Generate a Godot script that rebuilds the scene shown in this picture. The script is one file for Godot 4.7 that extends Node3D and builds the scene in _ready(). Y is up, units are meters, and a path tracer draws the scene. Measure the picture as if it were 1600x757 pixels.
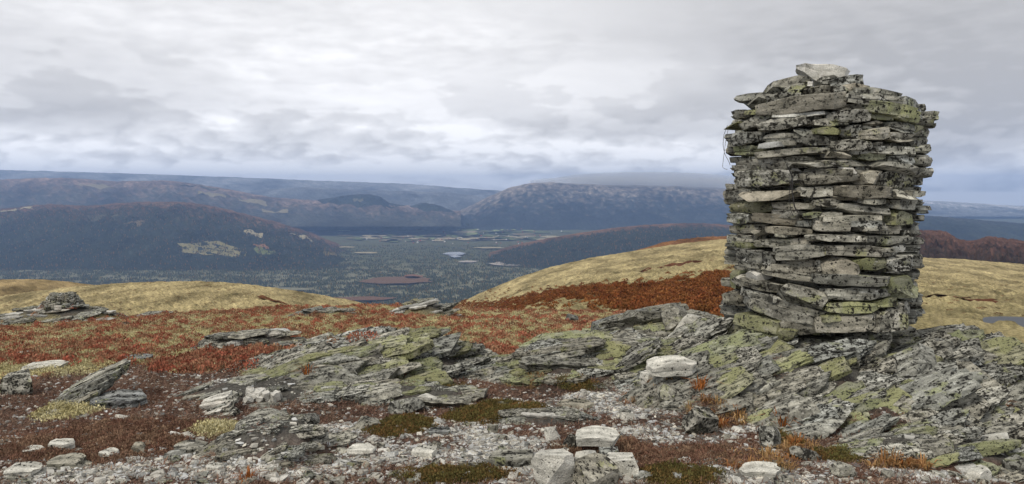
extends Node3D
# A dry stone cairn on a rocky mountain top above a wide valley, overcast autumn day.
const FOCAL := 1230.0          # focal length in photograph pixels
const EYE := 1.65
const PITCH := -3.654          # degrees
var tilt: Basis
var rng := RandomNumberGenerator.new()
var nz_a := FastNoiseLite.new()
var nz_b := FastNoiseLite.new()
var nz_c := FastNoiseLite.new()
var mats := {}
var names_used := {}
var outcrops: Array = []
var hills := {}
var t_start := 0

# ------------------------------------------------------------------ helpers
func stage(s: String) -> void:
	print("%s %.1fs" % [s, (Time.get_ticks_msec() - t_start) / 1000.0])

func sight(px: float, row: float) -> Vector3:
	# direction of a sight line, scaled to one metre of depth
	var v := tilt * Vector3((px - 800.0) / FOCAL, (378.5 - row) / FOCAL, -1.0)
	return v / -v.z

func numbered(called: String) -> String:
	var k: int = names_used.get(called, 0)
	names_used[called] = k + 1
	return called if k == 0 else "%s_%03d" % [called, k]

func thing(called: String, label: String, category: String, at := Vector3.ZERO, group := "") -> Node3D:
	var o := Node3D.new()
	o.name = numbered(called)
	add_child(o)
	o.position = at
	tag(o, label, category, group)
	return o

func tag(o: Node, label: String, category: String, group := "") -> void:
	o.set_meta("label", label)
	o.set_meta("category", category)
	if group != "":
		o.set_meta("group", group)

func mesh_node(called: String, mesh: Mesh, mat: Material, parent: Node, top := false) -> MeshInstance3D:
	var o := MeshInstance3D.new()
	var seen := parent.get_child_count()
	o.name = numbered(called) if top else (called if seen == 0 else "%s_%03d" % [called, seen])
	o.mesh = mesh
	o.material_override = mat
	parent.add_child(o, true)
	return o

func setting(called: String, mesh: Mesh, mat: Material) -> MeshInstance3D:
	var o := mesh_node(called, mesh, mat, self, true)
	o.set_meta("kind", "structure")
	return o

func flat_mesh(v: PackedVector3Array, c: PackedColorArray) -> ArrayMesh:
	# every three vertices one facet, clockwise from outside
	var n := PackedVector3Array()
	n.resize(v.size())
	for i in range(0, v.size(), 3):
		var k := (v[i + 2] - v[i]).cross(v[i + 1] - v[i]).normalized()
		n[i] = k
		n[i + 1] = k
		n[i + 2] = k
	var a := []
	a.resize(Mesh.ARRAY_MAX)
	a[Mesh.ARRAY_VERTEX] = v
	a[Mesh.ARRAY_NORMAL] = n
	if c.size() == v.size():
		a[Mesh.ARRAY_COLOR] = c
	var m := ArrayMesh.new()
	m.add_surface_from_arrays(Mesh.PRIMITIVE_TRIANGLES, a)
	return m

func grid_mesh(v: PackedVector3Array, c: PackedColorArray, cols: int, rows: int) -> ArrayMesh:
	# columns run left to right, rows run away from the eye
	var idx := PackedInt32Array()
	idx.resize((cols - 1) * (rows - 1) * 6)
	var n := PackedVector3Array()
	n.resize(v.size())
	var w := 0
	for j in rows - 1:
		for i in cols - 1:
			var p := j * cols + i
			idx[w] = p; idx[w + 1] = p + cols; idx[w + 2] = p + 1
			idx[w + 3] = p + 1; idx[w + 4] = p + cols; idx[w + 5] = p + cols + 1
			w += 6
	for j in rows:
		for i in cols:
			var l := v[j * cols + maxi(i - 1, 0)]
			var r := v[j * cols + mini(i + 1, cols - 1)]
			var f := v[maxi(j - 1, 0) * cols + i]
			var b := v[mini(j + 1, rows - 1) * cols + i]
			n[j * cols + i] = (r - l).cross(b - f).normalized()
	var a := []
	a.resize(Mesh.ARRAY_MAX)
	a[Mesh.ARRAY_VERTEX] = v
	a[Mesh.ARRAY_NORMAL] = n
	a[Mesh.ARRAY_COLOR] = c
	a[Mesh.ARRAY_INDEX] = idx
	var m := ArrayMesh.new()
	m.add_surface_from_arrays(Mesh.PRIMITIVE_TRIANGLES, a)
	return m

func scatter(called: String, mesh: Mesh, mat: Material, xf: Array, col: PackedColorArray) -> MultiMeshInstance3D:
	var mm := MultiMesh.new()
	mm.transform_format = MultiMesh.TRANSFORM_3D
	mm.use_colors = true
	mm.mesh = mesh
	mm.instance_count = xf.size()
	for i in xf.size():
		mm.set_instance_transform(i, xf[i])
		mm.set_instance_color(i, col[i])
	var o := MultiMeshInstance3D.new()
	o.multimesh = mm
	o.material_override = mat
	o.name = numbered(called)
	add_child(o)
	o.set_meta("kind", "stuff")
	return o

# ------------------------------------------------------------------ textures and materials
func noise_bytes(size: int, kind: int, freq: float, octaves: int, sd: int, stretch := 1) -> PackedByteArray:
	var n := FastNoiseLite.new()
	n.seed = sd
	n.noise_type = kind
	n.frequency = freq
	n.fractal_octaves = octaves
	n.fractal_gain = 0.55
	if kind == FastNoiseLite.TYPE_CELLULAR:
		n.fractal_type = FastNoiseLite.FRACTAL_NONE
		n.cellular_return_type = FastNoiseLite.RETURN_DISTANCE
		n.domain_warp_enabled = true
		n.domain_warp_amplitude = 14.0
		n.domain_warp_frequency = 0.03
	var im := n.get_seamless_image(size / stretch, size)
	if stretch > 1:
		im.resize(size, size, Image.INTERPOLATE_CUBIC)
	im.convert(Image.FORMAT_L8)
	return im.get_data()

func texture_of(data: PackedByteArray, size: int, format: int) -> ImageTexture:
	return ImageTexture.create_from_image(Image.create_from_data(size, size, false, format, data))

func rock_material(called: String, tex: Texture2D, bump: Texture2D, metres: float, world: bool, relief: float) -> StandardMaterial3D:
	var m := StandardMaterial3D.new()
	m.albedo_texture = tex
	m.roughness = 0.92
	m.metallic_specular = 0.3
	m.vertex_color_use_as_albedo = true
	m.uv1_triplanar = true
	m.uv1_world_triplanar = world
	m.uv1_triplanar_sharpness = 4.0
	m.uv1_scale = Vector3.ONE / metres
	m.heightmap_enabled = true
	m.heightmap_texture = bump
	m.heightmap_scale = relief
	mats[called] = m
	return m

func make_materials() -> void:
	var S := 1024
	var streak := noise_bytes(S, FastNoiseLite.TYPE_SIMPLEX_SMOOTH, 0.022, 5, 11, 4)
	var grain := noise_bytes(S, FastNoiseLite.TYPE_SIMPLEX_SMOOTH, 0.11, 3, 12)
	var mid := noise_bytes(S, FastNoiseLite.TYPE_SIMPLEX_SMOOTH, 0.014, 5, 13)
	var blotch := noise_bytes(S, FastNoiseLite.TYPE_SIMPLEX_SMOOTH, 0.005, 5, 14)
	var spots := noise_bytes(S, FastNoiseLite.TYPE_CELLULAR, 0.035, 1, 15)
	var fleck := noise_bytes(S, FastNoiseLite.TYPE_SIMPLEX_SMOOTH, 0.05, 4, 17)
	var crust := noise_bytes(S, FastNoiseLite.TYPE_SIMPLEX_SMOOTH, 0.022, 5, 16, 2)
	# relief: foliation plus grain
	var hb := PackedByteArray()
	hb.resize(S * S)
	for i in S * S:
		hb[i] = clampi(int(streak[i] * 0.5 + grain[i] * 0.25 + crust[i] * 0.25), 0, 255)
	var bump := texture_of(hb, S, Image.FORMAT_L8)
	var hr := PackedByteArray()
	hr.resize(S * S)
	for i in S * S:
		hr[i] = clampi(int(mid[i] * 0.6 + grain[i] * 0.4), 0, 255)
	var rough_bump := texture_of(hr, S, Image.FORMAT_L8)
	# style: dark rock, light rock, black lichen amount, green lichen amount, pale crust amount
	var styles := {
		"grey": [Vector3(88, 87, 80), Vector3(178, 176, 163), 0.24, 0.26, 0.46],
		"black": [Vector3(80, 80, 74), Vector3(186, 185, 174), 0.42, 0.24, 0.60],
		"green": [Vector3(96, 97, 78), Vector3(168, 167, 142), 0.20, 0.56, 0.34],
		"tan": [Vector3(112, 110, 99), Vector3(184, 179, 164), 0.14, 0.14, 0.32],
		"pale": [Vector3(150, 149, 142), Vector3(210, 208, 200), 0.05, 0.05, 0.35],
	}
	# where black lichen grows: patches of flecks, ranked so that a share of the surface can be asked for
	var grow := PackedFloat32Array()
	grow.resize(S * S)
	var sample := PackedFloat32Array()
	for i in S * S:
		grow[i] = fleck[i] * 0.42 + mid[i] * 0.26 + spots[i] * 0.20 + streak[i] * 0.12 + grain[i] * 0.08
		if i % 37 == 0:
			sample.append(grow[i])
	sample.sort()
	for k in styles:
		var st: Array = styles[k]
		var black_at := sample[int(sample.size() * float(st[2]))]
		var dark: Vector3 = st[0]
		var light: Vector3 = st[1]
		var th_green: float = st[3]
		var th_pale: float = st[4]
		var out := PackedByteArray()
		out.resize(S * S * 3)
		for i in S * S:
			var s := streak[i] / 255.0
			var g := grain[i] / 255.0
			var m := mid[i] / 255.0
			var b := blotch[i] / 255.0
			var c := crust[i] / 255.0
			var col := dark.lerp(light, clampf((s - 0.5) * 1.3 + (m - 0.5) * 0.9 + 0.5, 0.0, 1.0)) * (0.82 + 0.36 * g)
			if c < th_pale * 0.62:
				col = col.lerp(Vector3(205, 204, 194), clampf((th_pale * 0.62 - c) * 9.0, 0.0, 0.85) * (0.6 + 0.5 * g))
			var gr := (th_green - (1.0 - b) + (g - 0.5) * 0.25) * 6.0
			if gr > 0.0:
				col = col.lerp(Vector3(143, 146, 103) * (0.72 + 0.5 * g), minf(gr, 0.72))
			var k2 := (black_at - grow[i]) * 0.13
			if k2 > 0.0:
				col = col.lerp(Vector3(34, 33, 30), minf(k2, 0.93))
			out[i * 3] = clampi(int(col.x), 0, 255)
			out[i * 3 + 1] = clampi(int(col.y), 0, 255)
			out[i * 3 + 2] = clampi(int(col.z), 0, 255)
		var tex := texture_of(out, S, Image.FORMAT_RGB8)
		rock_material("wall_" + k, tex, bump, 1.9, true, 0.9)
		rock_material("block_" + k, tex, rough_bump, 1.5, true, 1.2)
		for v in 4:
			var r := rock_material("%s_%d" % [k, v], tex, bump, 1.7, false, 1.0)
			r.uv1_offset = Vector3(0.23 * v, 0.37 * v, 0.61 * v)
	# grain that is multiplied over vertex colours
	var G := 512
	var f1 := noise_bytes(G, FastNoiseLite.TYPE_SIMPLEX_SMOOTH, 0.05, 5, 31)
	var f2 := noise_bytes(G, FastNoiseLite.TYPE_SIMPLEX_SMOOTH, 0.16, 3, 32)
	var ob := PackedByteArray()
	ob.resize(G * G)
	for i in G * G:
		ob[i] = clampi(int(214 + (f1[i] * 0.5 + f2[i] * 0.5 - 127) * 1.15), 90, 255)
	var speck := texture_of(ob, G, Image.FORMAT_L8)
	for a in [["soil", 1.3, 1.6], ["heath", 26.0, 30.0], ["slope", 260.0, 150.0], ["far", 1500.0, 0.0]]:
		var m := StandardMaterial3D.new()
		m.albedo_texture = speck
		m.vertex_color_use_as_albedo = true
		m.roughness = 1.0
		m.metallic_specular = 0.1
		m.uv1_triplanar = true
		m.uv1_world_triplanar = true
		m.uv1_scale = Vector3.ONE / float(a[1])
		if a[2] > 0.0:
			m.heightmap_enabled = true
			m.heightmap_texture = speck
			m.heightmap_scale = a[2]
		mats[a[0]] = m
	var leaf := StandardMaterial3D.new()
	leaf.vertex_color_use_as_albedo = true
	leaf.roughness = 0.8
	leaf.metallic_specular = 0.25
	leaf.cull_mode = BaseMaterial3D.CULL_DISABLED
	mats["leaf"] = leaf
	var chip := StandardMaterial3D.new()
	chip.vertex_color_use_as_albedo = true
	chip.roughness = 0.95
	chip.metallic_specular = 0.2
	mats["chip"] = chip
	var water := StandardMaterial3D.new()
	water.albedo_color = Color(0.13, 0.14, 0.15)
	water.roughness = 0.3
	water.metallic_specular = 0.25
	mats["water"] = water
	var still := StandardMaterial3D.new()
	still.albedo_color = Color(0.16, 0.18, 0.20)
	still.roughness = 0.15
	mats["lake"] = still
	var wire := StandardMaterial3D.new()
	wire.albedo_color = Color(0.12, 0.11, 0.10)
	wire.roughness = 0.6
	mats["wire"] = wire

# ------------------------------------------------------------------ ground
func ground_base(x: float, z: float) -> float:
	var k := lerpf(0.0033, 0.0037, smoothstep(-4.0, 1.0, x))
	var y := -k * (x * x + z * z)
	if x > 2.5:
		y -= pow(x - 2.5, 1.6) * 0.06
	return y

func ground(x: float, z: float) -> float:
	var y := ground_base(x, z)
	y += nz_a.get_noise_2d(x * 3.0, z * 3.0) * 0.10 + nz_b.get_noise_2d(x * 16.0, z * 16.0) * 0.022
	for o in outcrops:
		var e := ellipse(o, x, z)
		if e < 1.3:
			var w := e + nz_b.get_noise_2d(x * 9.0 + 40.0, z * 9.0) * 0.3
			y += o.h * (1.0 - smoothstep(o.flat, 1.05, w)) * 0.86
	return y

func ellipse(o: Dictionary, x: float, z: float) -> float:
	var dx: float = x - o.x
	var dz: float = z - o.z
	var c: float = cos(o.yaw)
	var s: float = sin(o.yaw)
	var u: float = (dx * c - dz * s) / o.rx
	var v: float = (dx * s + dz * c) / o.rz
	return sqrt(u * u + v * v)

func spot(px: float, row: float) -> Vector3:
	# where a sight line meets the ground
	var v := sight(px, row)
	var d := 2.5
	while d < 80.0:
		var p := Vector3(0, EYE, 0) + v * d
		var g := ground(p.x, p.z)
		if p.y <= g:
			var lo := d - 0.02 - d * 0.01
			var hi := d
			for k in 10:
				var m := (lo + hi) * 0.5
				p = Vector3(0, EYE, 0) + v * m
				if p.y <= ground(p.x, p.z):
					hi = m
				else:
					lo = m
			p = Vector3(0, EYE, 0) + v * hi
			return Vector3(p.x, ground(p.x, p.z), p.z)
		d += 0.02 + d * 0.01
	return Vector3(v.x * 22.0, ground(v.x * 22.0, -22.0), -22.0)

# plant and gravel cover: ellipses on the ground, each with a kind
var covers: Array = []
func cover(kind: String, px: float, row: float, hw: float, hh: float, weight := 1.0) -> void:
	var c := spot(px, row)
	var near := spot(px, row + hh)
	var far := spot(px, maxf(row - hh, 486.0))
	var rz := maxf(0.12, (near.z - far.z) * 0.5)
	covers.append({"kind": kind, "x": c.x, "z": (near.z + far.z) * 0.5, "rx": hw * -c.z / FOCAL, "rz": rz, "yaw": 0.0, "w": weight})

func cover_at(x: float, z: float) -> Dictionary:
	# amounts of each kind of cover, 0 to 1, with a ragged border
	var out := {"gravel": 0.0, "moss": 0.0, "red": 0.0, "lichen": 0.0, "rust": 0.0, "russet": 0.0}
	var wob := nz_b.get_noise_2d(x * 14.0, z * 14.0) * 0.55 + nz_a.get_noise_2d(x * 9.0 + 80.0, z * 9.0) * 0.4
	for o in covers:
		if absf(x - o.x) > o.rx * 1.6 or absf(z - o.z) > o.rz * 1.6:
			continue
		var e := ellipse(o, x, z) + wob
		var a: float = (1.0 - smoothstep(0.72, 1.05, e)) * o.w
		if a > out[o.kind]:
			out[o.kind] = a
	# the heath of red shrubs and pale lichen further back
	var d := -z
	var back := smoothstep(8.4, 10.4, d + nz_a.get_noise_2d(x * 4.0, z * 4.0) * 2.0)
	if back > 0.0:
		var n := nz_a.get_noise_2d(x * 3.4 + 31.0, z * 6.0) * 1.2 + nz_b.get_noise_2d(x * 14.0, z * 18.0 + 9.0) * 0.9 - 0.40
		out.red = maxf(out.red, back * smoothstep(-0.10, 0.16, n)) * (1.0 - 0.8 * out.lichen)
		out.lichen = maxf(out.lichen, back * smoothstep(-0.12, 0.12, -n + 0.05))
	return out

func build_ground() -> void:
	var az := PackedFloat32Array()
	var a := -180.0
	while a < 180.01:
		az.append(deg_to_rad(a))
		a += 0.2 if absf(a) < 40.0 else (1.0 if absf(a) < 60.0 else 5.0)
	var rad := PackedFloat32Array()
	var r := 0.6
	while r < 130.0:
		rad.append(r)
		r *= 1.10 if r < 3.0 else (1.0075 if r < 14.0 else (1.02 if r < 40.0 else 1.12))
	var cols := az.size()
	var rows := rad.size()
	var v := PackedVector3Array()
	var c := PackedColorArray()
	v.resize(cols * rows)
	c.resize(cols * rows)
	var soil := Color(0.17, 0.125, 0.10)
	var peat := Color(0.085, 0.064, 0.054)
	var russet := Color(0.18, 0.092, 0.062)
	var grit := Color(0.20, 0.185, 0.165)
	var olive := Color(0.085, 0.078, 0.030)
	var straw := Color(0.36, 0.32, 0.17)
	var rust := Color(0.20, 0.092, 0.036)
	for j in rows:
		for i in cols:
			var x := sin(az[i]) * rad[j]
			var z := -cos(az[i]) * rad[j]
			v[j * cols + i] = Vector3(x, ground(x, z), z)
			var n1 := nz_a.get_noise_2d(x * 8.0, z * 8.0)
			var n2 := nz_b.get_noise_2d(x * 30.0, z * 30.0)
			var col := soil.lerp(peat, clampf(0.5 + n1 * 1.6, 0.0, 1.0)).lerp(russet, clampf(n2 * 1.6 - n1 * 1.2 + 0.1, 0.0, 0.8))
			if absf(az[i]) < 0.75 and rad[j] > 3.0:
				var k := cover_at(x, z)
				col = col.lerp(grit, clampf(k.gravel * (0.45 + n2 * 1.3), 0.0, 0.9))
				col = col.lerp(olive, k.moss * 0.9)
				col = col.lerp(rust, k.rust * 0.8)
				col = col.lerp(straw, k.lichen * 0.85)
				col = col.lerp(russet, k.red * 0.8)
				for o in outcrops:
					if absf(x - o.x) < o.rx and absf(z - o.z) < o.rz:
						col = col.lerp(Color(0.115, 0.11, 0.10), 1.0 - smoothstep(0.55, 0.85, ellipse(o, x, z) + n2 * 0.4))
			c[j * cols + i] = col
	setting("ground", grid_mesh(v, c, cols, rows), mats.soil)

# ------------------------------------------------------------------ stones
func slab(L: float, H: float, W: float, n := 14, rough := 1.0, tint := Color.WHITE, taper := 0.5, most := 5) -> ArrayMesh:
	# a piece of schist: plan outline of a few straight breaks, several laminae with ragged ledges
	var corner: Array[Vector2] = []
	var jit := func(s: float) -> float: return rng.randf_range(-s, s)
	corner.append(Vector2(-0.5, jit.call(0.18)))
	corner.append(Vector2(-rng.randf_range(0.30, 0.47), -rng.randf_range(0.36, 0.5)))
	if rng.randf() < 0.6:
		corner.append(Vector2(jit.call(0.15), -0.5 + jit.call(0.05)))
	corner.append(Vector2(rng.randf_range(0.28, 0.47), -rng.randf_range(0.36, 0.5)))
	corner.append(Vector2(0.5, jit.call(0.18)))
	corner.append(Vector2(rng.randf_range(0.30, 0.46), rng.randf_range(0.38, 0.5)))
	if rng.randf() < 0.6:
		corner.append(Vector2(jit.call(0.15), 0.5 + jit.call(0.04)))
	corner.append(Vector2(-rng.randf_range(0.30, 0.46), rng.randf_range(0.38, 0.5)))
	var length := 0.0
	for i in corner.size():
		length += corner[i].distance_to(corner[(i + 1) % corner.size()])
	var ring: Array[Vector2] = []
	for i in corner.size():
		var p := corner[i]
		var q := corner[(i + 1) % corner.size()]
		var steps := maxi(1, int(round(p.distance_to(q) / length * n)))
		for s in steps:
			var t: float = (s + (jit.call(0.3) if s > 0 else 0.0)) / steps
			ring.append(p.lerp(q, t) + (Vector2(jit.call(0.02), jit.call(0.03)) * rough if s > 0 else Vector2.ZERO))
	var N := ring.size()
	var layers := clampi(int(round(H / 0.05 + rng.randf_range(-0.5, 0.8))), 1, most)
	var ys := PackedFloat32Array()
	var ins := PackedFloat32Array()
	var edge := minf(minf(L, W) * 0.11, 0.03) * rough
	var cut := PackedFloat32Array([-0.5])
	for k in layers - 1:
		cut.append(-0.5 + (k + 1.0 + rng.randf_range(-0.38, 0.38)) / layers)
	cut.append(0.5)
	for k in layers:
		var y0 := cut[k]
		var y1 := cut[k + 1]
		var push := rng.randf() * rng.randf() * edge
		var lean := rng.randf_range(-0.45, 0.45) * edge
		var bev := minf(0.12 * (y1 - y0), 0.05)
		ys.append(y0 + (bev if k == 0 else 0.004))
		ins.append(maxf(0.0, push - lean) + (edge * 0.12 if k == 0 else 0.0))
		ys.append(y1 - (bev if k == layers - 1 else 0.004))
		ins.append(maxf(0.0, push + lean))
	ys.insert(0, -0.5)
	ins.insert(0, ins[0] + edge * rng.randf_range(0.25, 0.7))
	ys.append(0.5)
	ins.append(ins[-1] + edge * rng.randf_range(0.25, 0.7))
	var notch := PackedFloat32Array()
	for i in ring.size():
		notch.append(rng.randf() * rng.randf() * edge * 1.1)
	var tl := rng.randf_range(0.2, 0.9) * taper
	var tr := rng.randf_range(0.2, 0.9) * taper
	var bend: float = jit.call(0.12) * taper
	var up := rng.randf_range(0.25, 0.75)
	var R := ys.size()
	var pts := PackedVector3Array()
	pts.resize(R * N)
	var wave := rng.randf_range(0.0, 50.0)
	for k in R:
		for i in N:
			var p := ring[i]
			var inn: float = ins[k] + notch[i] + jit.call(0.12) * edge
			var x := p.x * (L - 2.0 * inn)
			var z := p.y * (W - 2.0 * inn)
			var th := 1.0 - (tl if p.x < 0.0 else tr) * pow(absf(p.x) * 2.0, 1.7)
			var y := (ys[k] - (0.5 - up)) * th + (0.5 - up)
			y += bend * (p.x * p.x * 4.0 - 0.5) + nz_b.get_noise_2d(x * 120.0 + wave, z * 120.0) * 0.10 + jit.call(0.035) * rough
			pts[k * N + i] = Vector3(x, y * H, z)
	var v := PackedVector3Array()
	for k in R - 1:
		for i in N:
			var a := pts[k * N + i]
			var b := pts[k * N + (i + 1) % N]
			var c := pts[(k + 1) * N + (i + 1) % N]
			var d := pts[(k + 1) * N + i]
			v.append_array([a, c, b, a, d, c])
	for side in 2:
		var k: int = 0 if side == 0 else R - 1
		var mid := Vector3.ZERO
		for i in N:
			mid += pts[k * N + i]
		mid /= N
		mid.y += (1.0 if side == 1 else -1.0) * H * 0.02
		var inner := PackedVector3Array()
		for i in N:
			var q := pts[k * N + i].lerp(mid, rng.randf_range(0.38, 0.58))
			q.y += jit.call(0.05) * H
			inner.append(q)
		for i in N:
			var a := pts[k * N + i]
			var b := pts[k * N + (i + 1) % N]
			var c := inner[(i + 1) % N]
			var d := inner[i]
			if side == 1:
				v.append_array([a, c, b, a, d, c, d, mid, c])
			else:
				v.append_array([a, b, c, a, c, d, d, c, mid])
	var cols := PackedColorArray()
	cols.resize(v.size())
	cols.fill(tint)
	return flat_mesh(v, cols)

func lump(L: float, H: float, W: float, tint := Color.WHITE, cuts := 6) -> ArrayMesh:
	# a broken stone: flat breaks meeting in sharp, slightly blunted edges
	var planes: Array[Plane] = []
	for side in [Vector3(1, 0, 0), Vector3(-1, 0, 0), Vector3(0, 0, 1), Vector3(0, 0, -1)]:
		planes.append(Plane((side + Vector3(rng.randf_range(-0.3, 0.3), rng.randf_range(-0.15, 0.35), rng.randf_range(-0.3, 0.3))).normalized(), rng.randf_range(0.40, 0.5)))
	planes.append(Plane(Vector3(0, -1, 0), 0.5))
	planes.append(Plane(Vector3(rng.randf_range(-0.3, 0.3), 1, rng.randf_range(-0.2, 0.35)).normalized(), rng.randf_range(0.40, 0.48)))
	for k in cuts:
		var an := TAU * (k + rng.randf_range(-0.4, 0.4)) / cuts
		planes.append(Plane(Vector3(cos(an), rng.randf_range(-0.7, 1.1), sin(an)).normalized(), rng.randf_range(0.43, 0.58)))
	for k in 7:
		planes.append(Plane(Vector3(rng.randfn(), rng.randfn(), rng.randfn()).normalized(), rng.randf_range(0.58, 0.70)))
	var pts := Geometry3D.compute_convex_mesh_points(planes)
	var size := Vector3(L, H, W)
	var v := PackedVector3Array()
	for pl in planes:
		var face: Array[Vector3] = []
		for p in pts:
			if absf(pl.distance_to(p)) < 0.0015:
				var fresh := true
				for q in face:
					if q.distance_to(p) < 0.002:
						fresh = false
				if fresh:
					face.append(p)
		if face.size() < 3:
			continue
		var mid := Vector3.ZERO
		for p in face:
			mid += p
		mid /= face.size()
		var ux := (face[0] - mid).normalized()
		var uy := pl.normal.cross(ux)
		face.sort_custom(func(p, q): return atan2((p - mid).dot(uy), (p - mid).dot(ux)) > atan2((q - mid).dot(uy), (q - mid).dot(ux)))
		for i in face.size():
			v.append_array([mid * size, face[i] * size, face[(i + 1) % face.size()] * size])
	var cols := PackedColorArray()
	cols.resize(v.size())
	cols.fill(tint)
	return flat_mesh(v, cols)

func tone() -> Color:
	var b := rng.randf_range(0.62, 1.10)
	var w := rng.randf_range(-0.04, 0.03)
	return Color(b * (1.0 + w), b, b * (1.0 - w * 1.3))

func pick_style(mix: String) -> String:
	# letters of the mix stand for the lichen cover of the stones
	match mix[rng.randi() % mix.length()]:
		"g": return "grey"
		"d": return "black"
		"y": return "green"
		"t": return "tan"
	return "pale"

# ------------------------------------------------------------------ bedrock
var layer_shapes: Array = []
func add_outcrop(x: float, z: float, rx: float, rz: float, h: float, flat := 0.45, yaw := 0.0) -> Dictionary:
	var o := {"x": x, "z": z, "rx": rx, "rz": rz, "h": h, "flat": flat, "yaw": yaw}
	outcrops.append(o)
	return o

func cover_outcrop(o: Dictionary, called: String, label: String, count: int, roll: float, pitch: float, turn: float, size: float, mix: String) -> void:
	var root := thing(called, label, "rock", Vector3(o.x, ground(o.x, o.z), o.z), "outcrops of layered bedrock")
	var placed := 0
	var tries := 0
	while placed < count and tries < count * 6:
		tries += 1
		# an even but irregular spread over the swell of rock
		var u := fposmod(tries * 0.7548777, 1.0) * 2.0 - 1.0 + rng.randf_range(-0.06, 0.06)
		var w := fposmod(tries * 0.5698403, 1.0) * 2.0 - 1.0 + rng.randf_range(-0.06, 0.06)
		if u * u + w * w > 1.0:
			continue
		var x: float = o.x + (u * o.rx) * cos(o.yaw) + (w * o.rz) * sin(o.yaw)
		var z: float = o.z - (u * o.rx) * sin(o.yaw) + (w * o.rz) * cos(o.yaw)
		if w < -0.55 and rng.randf() < 0.6:
			continue
		if o.rz > 2.0 and Vector2(x - 3.07, z + 7.8).length() < 0.72:
			continue
		var y := ground(x, z)
		var sc := size * rng.randf_range(0.55, 1.15)
		var shape: ArrayMesh = layer_shapes[rng.randi() % layer_shapes.size()]
		var local_roll := roll + rng.randf_range(-7.0, 7.0) - u * 5.0
		var b := Basis(Vector3.UP, deg_to_rad(turn + rng.randf_range(-14.0, 14.0))) * Basis(Vector3.BACK, deg_to_rad(local_roll)) * Basis(Vector3.RIGHT, deg_to_rad(pitch + rng.randf_range(-9.0, 9.0)))
		if rng.randf() < 0.5:
			b = b * Basis(Vector3.UP, PI)
		var part := mesh_node("rock_layer" if layer_shapes.find(shape) < 34 else "rock_block", shape, mats["%s_%d" % [pick_style(mix), rng.randi() % 4]], root)
		part.transform = Transform3D(b.scaled(Vector3.ONE * sc), Vector3(x, y - 0.012 * size + rng.randf_range(-0.035, 0.02) * size, z) - root.position)
		placed += 1

func build_bedrock() -> void:
	for k in 34:
		var L := rng.randf_range(0.55, 1.35)
		layer_shapes.append(slab(L, rng.randf_range(0.05, 0.15), rng.randf_range(0.24, 0.5), 38, 1.6, tone(), 0.75))
	for k in 12:
		layer_shapes.append(lump(rng.randf_range(0.5, 1.0), rng.randf_range(0.08, 0.17), rng.randf_range(0.3, 0.5), tone(), 8))
	var lab := [
		["large layered schist outcrop with green lichen, under the tall cairn", 290, 19.0, 12.0, 6.0, 0.92, "ggggddddyyy"],
		["jagged grey schist outcrop to the right of the tall cairn", 110, 16.0, 10.0, 8.0, 0.75, "gdddg"],
		["broad layered outcrop with green lichen in the middle left ground", 135, 10.0, 14.0, 10.0, 0.8, "gggddyyy"],
		["low outcrop with green lichen left of the pale perched stone", 85, 4.0, 12.0, -6.0, 0.75, "ggdyyy"],
		["grey outcrop behind the rubble left of the tall cairn", 60, 8.0, 8.0, 0.0, 0.7, "ggdyt"],
		["narrow ledge of pale grey rock between red shrubs, left of centre", 34, 4.0, 6.0, 4.0, 0.6, "gdgw"],
		["far grey outcrop carrying the small stone heap", 70, 4.0, 6.0, 0.0, 0.9, "gdgdw"],
		["low rock knob on the brow above the valley forest", 46, 12.0, 6.0, 0.0, 0.6, "gdgw"],
		["small flat outcrop among red shrubs on the brow", 26, 4.0, 6.0, 0.0, 0.5, "gdg"],
		["dark layered rock hump in the lower left gravel", 26, 10.0, 12.0, 6.0, 0.42, "gddg"],
		["low weathered ledge of rock at the foot of the large outcrop", 34, 9.0, 8.0, 4.0, 0.55, "gddyg"],
		["grey ledge with orange tufts in front of the middle left outcrop", 26, 5.0, 8.0, 2.0, 0.6, "ggdyd"],
		["flat eroded ledges of grey rock left of the quartz lump", 20, 9.0, 5.0, 4.0, 0.5, "gggdt"],
		["thin broken ledge of rock in the gravel below the low outcrop", 14, -2.0, 6.0, 0.0, 0.42, "gddw"],
	]
	for i in lab.size():
		cover_outcrop(outcrops[i], "rock_outcrop", lab[i][0], lab[i][1], lab[i][2], lab[i][3], lab[i][4], lab[i][5], lab[i][6])

# ------------------------------------------------------------------ the cairn
const CAIRN_DEPTH := 7.8
func cairn_axis(row: float) -> float:
	return lerpf(1293.0, 1277.0, clampf((row - 170.0) / 350.0, 0.0, 1.0))
func cairn_radius(row: float) -> float:
	return lerpf(157.0, 150.0, clampf((row - 170.0) / 350.0, 0.0, 1.0)) / FOCAL * CAIRN_DEPTH * 0.985

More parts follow.
